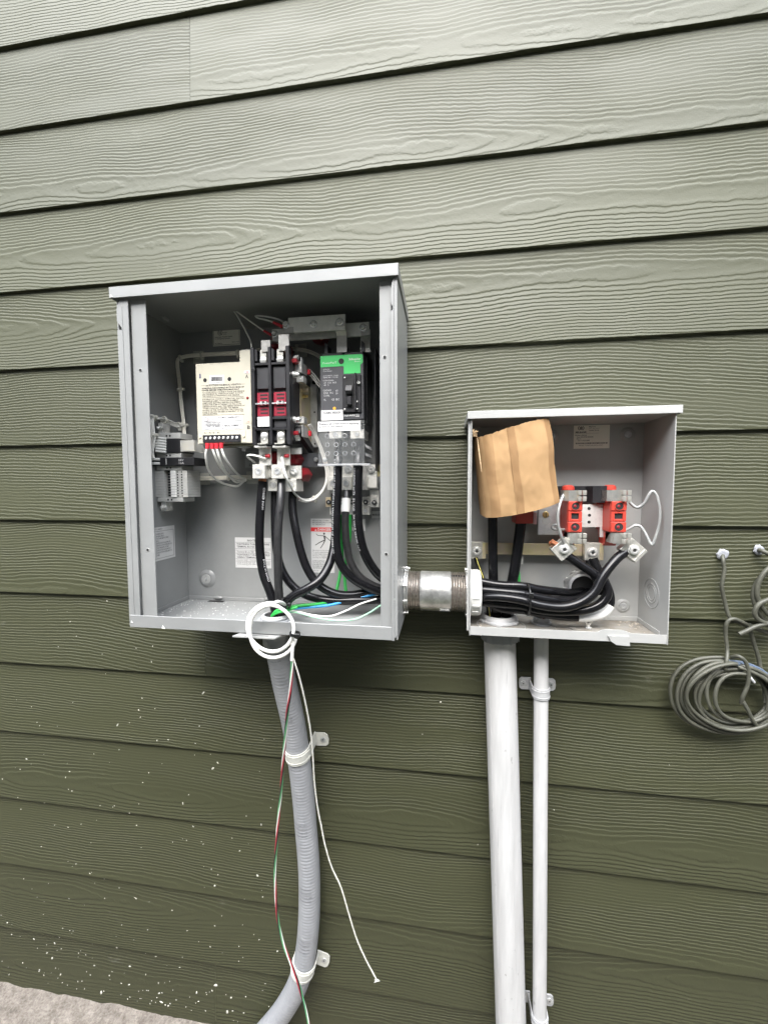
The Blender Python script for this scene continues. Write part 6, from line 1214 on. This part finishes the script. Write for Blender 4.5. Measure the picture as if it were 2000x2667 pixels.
cable('power_cable', 'black cable curling from the right socket lug back to the nipple', nip(-.014, -.007)+[(.1005,-.088,1.1012),(.1388,-.095,1.0989),(.1652,-.098,1.0925),(.1976,-.098,1.0889),(.2167,-.098,1.091),(.2415,-.097,1.1012),(.2606,-.095,1.1183),(.2742,-.09,1.1433),(.2891,-.084,1.1627),(.3052,-.077,1.1781),(.3183,-.072,1.1858)], RB, M_CABLE, group=gc)
cable('power_cable', 'black cable looping from the nearer socket lug under the bundle', nip(.004, -.018)+[(.1028,-.072,1.0847),(.1422,-.078,1.0844),(.1689,-.082,1.0788),(.2077,-.085,1.0778),(.2515,-.085,1.0831),(.2765,-.082,1.0949),(.2873,-.079,1.111),(.2851,-.077,1.1263),(.2675,-.075,1.1439),(.2419,-.073,1.1616),(.2226,-.071,1.1754),(.2135,-.07,1.1841)], RB, M_CABLE, group=gc)
t, pa = cable('power_cable', 'lowest black cable with white phase tape in the meter box', nip(.006, .004)+[(.1042,-.062,1.0731),(.1445,-.066,1.0723),(.1722,-.068,1.0682),(.212,-.07,1.0648),(.2412,-.07,1.064),(.2654,-.068,1.0658),(.2858,-.065,1.0721),(.2976,-.062,1.0858),(.2993,-.058,1.1038),(.2924,-.052,1.1269),(.2814,-.046,1.1488),(.2756,-.04,1.167)], RB*.95, M_CABLE, group=gc, prints=(('POWEX DUCT 600V THHN E 90C NYLON', .10, 2.0),))
i0 = min(range(len(pa)), key=lambda i: (pa[i]-Vector((.2418,-.07,1.064))).length); i1 = min(range(len(pa)), key=lambda i: (pa[i]-Vector((.2986,-.061,1.0883))).length)
m = MB(); m.tube(pa[i0:i1+1], RB*1.07, 16, prof=lambda i, k: 1+.03*((i*5+k*3) % 4)/4); m.build('white_tape', M_WHITEP, t)
cable('power_cable', 'black cable dropping from the right end lug of the gold bar', [(.2703,-.034,1.1658),(.2706,-.038,1.152),(.275,-.046,1.1358),(.2816,-.055,1.1202),(.2842,-.06,1.1038)], RB*.8, M_CABLE, group=gc)
zt_ = thing('zip_tie', 'black zip tie round the cable bundle in the meter box', 'zip tie', (.1474,-.09,1.0776))
a, b = Vector((.1511,-.07,1.1239)), Vector((.1507,-.07,1.0701)); cen = (a+b)/2; m = MB(); pts = []
for i in range(28): an = 2*pi*i/28; pts.append(cen+Vector((.0006*cos(an), sin(an)*.0275-.012, cos(an)*((a-b).length/2+.001))))
m.tube(pts, .0016, 6, closed=True); m.build('loop', M_TIE, zt_)
q = cen+Vector((.001, -.0395, (a-b).length*.28)); m = MB(); m.box(q.x-.0035, q.x+.0035, q.y-.003, q.y+.003, q.z-.004, q.z+.004, .0006); m.build('head', M_TIE, zt_)
wire('control_wire', 'short brown wire coming out of the thin pipe', [(.1847,-.045,1.0372),(.1855,-.047,1.0468),(.1888,-.05,1.0553),(.1978,-.052,1.0622),(.2092,-.055,1.0672)], .0022, mat('brown wire', (.20, .085, .045), .45))
t = thing('wing_bolt', 'small bright wing bolt standing on the floor disc', 'bolt', (.262, -.063, 1.0425)); m = MB(); m.lathe((.262, -.063, 1.0428), (0, 0, 1), [(.006, 0), (.0055, .002), (.003, .003), (.003, .010), (.002, .0105)], 14); m.build('stem', M_CHROME, t)
m = MB()
for s_ in (-1, 1): m = MB(); m.prism([(.262+s_*.002, 1.047), (.262+s_*.007, 1.054), (.262+s_*.0055, 1.057), (.262+s_*.001, 1.0525)], -.0645, -.0615); m.build('wing', M_CHROME, t)
r_ = random.Random(12); m = MB()
for i in range(70):
    x, y = r_.uniform(.06, .365), -r_.uniform(.01, .09)
    if i > 30: x, y = r_.gauss(.355, .008), -abs(r_.gauss(.02, .014))
    if not .052 < x < .369: continue
    s_ = r_.uniform(.0006, .0022); m.T = Matrix.Translation((x, y, SZ0+.0046)) @ Matrix.Rotation(r_.uniform(0, 6), 4, 'Z') @ Matrix.Rotation(r_.uniform(-.6, .6), 4, 'X'); m.box(-s_, s_, -s_*.5, s_*.5, 0, s_*.6, .0001)
o = m.build('floor_grit', mat('mixed grit', (.42, .38, .32), .8, var=.7, vs=300)); tag(o, 'grit and crumbs lying on the floor of the meter box', 'debris', kind='stuff')
# maker's sticker
t, x0, x1, z0, z1, y = sticker('rating_label', 'cream rating sticker at the top of the meter box back', (.2468,-.0045,1.4181), (.3114,-.0045,1.3738), -.0033, mat('cream sticker', (.88, .86, .76), .55))
G_ = (x0, x1, z0, z1, y); ft(t, 'MILBANK', *G_, .05, .26, .36, .33, bold=.03); ft(t, 'Mfg Date', *G_, .42, .05, .61, .10, bold=.02); ft(t, 'Apr 22 2023', *G_, .42, .13, .70, .17); ft(t, 'Quality Group', *G_, .42, .20, .70, .25, bold=.02)
ft(t, 'P/N Num: U7490-XL\n     Desc: 200A 4T RL RINGLESS\n    Plant: C\n       Cat: 7 01 RLG LEHIB', *G_, .04, .40, .55, .68, bold=.012); bars(t, *G_, [(.02, .345, .70, .35)])
rr = random.Random(6); L = []; q = .06
while q < .94:
    w_ = rr.choice((.006, .010, .016)); L.append((q, .745, q+w_, .80)); q += w_+rr.choice((.006, .012))
bars(t, *G_, L, name='barcode'); ft(t, 'Model *U7490-XL-200A-1PH*', *G_, .16, .84, .82, .89)
m = MB(); lx, lz = x0+(x1-x0)*.20, z1-(z1-z0)*.12
for s_ in (-1, 1):
    m.add([(lx+s_*(.0035+.0022*sin(pi*k/8))-s_*q*.0012, y, lz-.004+.008*k/8) for q in (0, 1) for k in range(9)], [(k, k+1, 10+k, 9+k) for k in range(8)])
for s_ in (-.0018, 0, .0018): m.box(lx+s_-.0006, lx+s_+.0006, y-.00005, y+.0001, lz-.003, lz+.0025+(.001 if s_ == 0 else 0), 0)
m.build('maker_mark', M_INK, t)

# ---------------------------------------------------------------- cables at the right, coming through the siding
M_GCAB = mat('dusty grey cable', (.072, .073, .056), .5, var=.22, vs=45, bump=.00004, bs=600)
M_SEAL = mat('grey sealant', (.30, .31, .335), .35, var=.08, vs=120, bump=.0004, bs=220)
for q, lb, rr_ in (((.5176,.003,1.1735), 'grey sealant plug where the coiled cable leaves the siding', .0088), ((.5775,.003,1.1826), 'grey sealant plug at the right edge of the siding', .0080)):
    t = thing('sealant_plug', lb, 'sealant', q, 'sealant plugs in the siding'); q = Vector(q); m = MB(); n = 22; vs = []; r_ = random.Random(int(q.x*1000))
    jit = [1+r_.uniform(-.16, .16) for _ in range(n)]
    for rad, h in ((1.15, 0), (1.0, .0022), (.75, .0034), (.35, .0026)):
        for i in range(n): a = 2*pi*i/n; vs.append((q.x+cos(a)*rr_*rad*(jit[i] if rad > .9 else 1), q.y-.0005-h, q.z+sin(a)*rr_*rad*(jit[i] if rad > .9 else 1)))
    fs = [(j*n+i, j*n+(i+1) % n, (j+1)*n+(i+1) % n, (j+1)*n+i) for j in range(3) for i in range(n)]+[tuple(3*n+i for i in range(n))]
    m.add(vs, fs); m.build('bead', M_SEAL, t, ang=70)
co = thing('coiled_cable', 'coil of dusty grey cable hanging on the siding right of the meter box', 'cable coil', (.5171,-.015,.8399))
cc = Vector((.5174,-.014,.9123)); r_ = random.Random(21); pts = []
CR = .0033
lo = [(.094, .077, -.002, .000), (.088, .074, -.0, -.004), (.079, .069, .004, -.001), (.086, .064, .010, .004), (.066, .060, .016, .004), (.072, .056, .020, -.006), (.058, .055, .022, .006), (.052, .049, .026, .003), (.082, .072, .004, -.004), (.061, .066, .014, -.006)]
for k, (rx, rz, dx, dz) in enumerate(lo):
    seg = []
    for i in range(48):
        a = pi*.5+2*pi*i/48; f_ = i/48; k2 = lo[(k+1) % len(lo)] if k+1 < len(lo) else lo[k]
        rx_, rz_, dx_, dz_ = [.94*(u+(v-u)*max(0, (f_-.7)/.3)**2) for u, v in zip((rx, rz, dx, dz), k2)]
        seg.append(cc+Vector((dx_+rx_*cos(a), -.003-.0055*(k % 4)-.003*sin(a*2+k), dz_+rz_*sin(a)+.002*sin(a*3+k))))
    pts += seg
m = MB(); m.tube(pts, CR, 8); m.build('loops', M_GCAB, co, ang=60)
m = MB(); p1 = spline([(.5183,.004,1.1726),(.5134,-.006,1.1655),(.5147,-.009,1.1452),(.5114,-.01,1.1151),(.5178,-.01,1.085),(.5261,-.013,1.0558),(.5405,-.012,1.0489),(.5588,-.01,1.0375),(.5703,-.01,1.0062),(.5792,-.01,.9776),(.5813,-.012,.9575),(.5869,-.014,.9297),(.5872,-.018,.9027)], .004); m.tube(p1, CR, 8); m.build('lead', M_GCAB, co, ang=60)
m = MB(); p1 = spline([(.5616,-.016,1.0397),(.5447,-.018,1.0504),(.528,-.018,1.0568),(.5206,-.018,1.0536),(.5167,-.018,1.0462),(.5179,-.016,1.0246),(.5192,-.02,.9972),(.5124,-.03,.9794),(.5111,-.03,.9657)], .004); m.tube(p1, CR, 8); m.build('hanging_end', M_GCAB, co, ang=60)
m = MB(); p1 = spline([(.5267,-.02,.9853),(.5313,-.032,.9921),(.5397,-.034,.9849),(.5461,-.034,.9654),(.546,-.034,.9404),(.5389,-.034,.9184),(.5396,-.03,.9041)], .004); m.tube(p1, CR, 8); p1 = spline([(.5405,-.03,.9114),(.5466,-.034,.8975),(.5569,-.034,.8767),(.5691,-.03,.8601)], .004); m.tube(p1, CR, 8); m.build('wrap_turn', M_GCAB, co, ang=60)
m = MB(); p1 = spline([(.5465,-.032,.9588),(.551,-.034,.9529),(.5563,-.034,.9461)], .003); m.tube(p1, lambda t: CR*(.9-.2*t), 8); m.build('frayed_sheath', M_PVCL, co, ang=60)
for k in range(3):
    pb2 = pts[40+k*96:40+k*96+9]; m = MB(); m.tube([p+Vector((0, -.0004, 0)) for p in pb2], CR*1.02, 8); m.build('blue_stripe', mat('blue grey sheath', (.08, .11, .16), .45), co, ang=60)
c2 = thing('loose_cable', 'second dusty grey cable looping in from the right edge', 'cable', (.5742,-.02,1.0467))
for pp in ([(.5768,.003,1.1825),(.5763,-.008,1.1821),(.583,-.012,1.1779),(.5992,-.016,1.165),(.618,-.018,1.1254),(.6146,-.018,1.0691),(.5917,-.018,1.034),(.5711,-.016,1.038),(.5564,-.014,1.0453)], [(.5968,-.02,1.1545),(.5763,-.022,1.1446),(.5628,-.022,1.1302),(.5558,-.022,1.1068),(.5607,-.022,1.0822),(.5767,-.02,1.0596),(.6026,-.02,1.0339)], [(.595,-.026,1.1646),(.573,-.028,1.1527),(.5638,-.028,1.14),(.5574,-.028,1.1189),(.5611,-.027,1.0943),(.5782,-.026,1.0701),(.6042,-.025,1.0533)], [(.6008,-.03,1.1104),(.5727,-.032,1.0982),(.5572,-.033,1.0888),(.5518,-.033,1.074),(.5573,-.032,1.0627),(.57,-.03,1.0556),(.5949,-.03,1.0441)], [(.5309,-.03,1.0325),(.5423,-.031,1.0398),(.5561,-.031,1.0482),(.5762,-.03,1.0544),(.6018,-.028,1.0563)]):
    m = MB(); m.tube(spline(pp, .004), .0040, 8); m.build('turn', M_GCAB, c2, ang=60)

# ---------------------------------------------------------------- pale paint and mortar flecks on the lower siding
r_ = random.Random(17); m = MB(); cnt = 0
while cnt < 360:
    x = r_.uniform(-1.35, .75); u = r_.random()**1.6; z = .02+1.02*u
    dens = 1.0 if x < -.35 else .035
    if r_.random() > dens*(1-.55*u): continue
    kk = math.floor((Z0-z)/LAP)+1; zb = Z0-LAP*kk; y = THK*(z-zb)/LAP
    s_ = r_.uniform(.0005, .0014)*(1 if r_.random() < .9 else 2.2); a = r_.uniform(0, 6.28)
    if z < .12 and r_.random() < .3: s_ *= 1.5
    el_ = r_.uniform(1, 2.4); poly = []
    for i in range(6):
        b_ = 2*pi*i/6; q = Vector((cos(b_)*s_*el_*r_.uniform(.7, 1.1), 0, sin(b_)*s_*r_.uniform(.6, 1.1))); q = Matrix.Rotation(a, 3, 'Y') @ q; poly.append((x+q.x, z+q.z))
    n = 6; vs = [(p[0], y+.0002, p[1]) for p in poly]+[(x+(p[0]-x)*.6, y-.0005-.0003*r_.random(), z+(p[1]-z)*.6) for p in poly]
    m.add(vs, [tuple(range(n, 2*n))]+[(i, (i+1) % n, n+(i+1) % n, n+i) for i in range(n)]); cnt += 1
o = m.build('splatter_flecks', mat('chalky splatter', (.62, .61, .54), .85, var=.3, vs=9)); tag(o, 'pale splatter flecks dotted over the lower siding', 'splatter', kind='stuff')
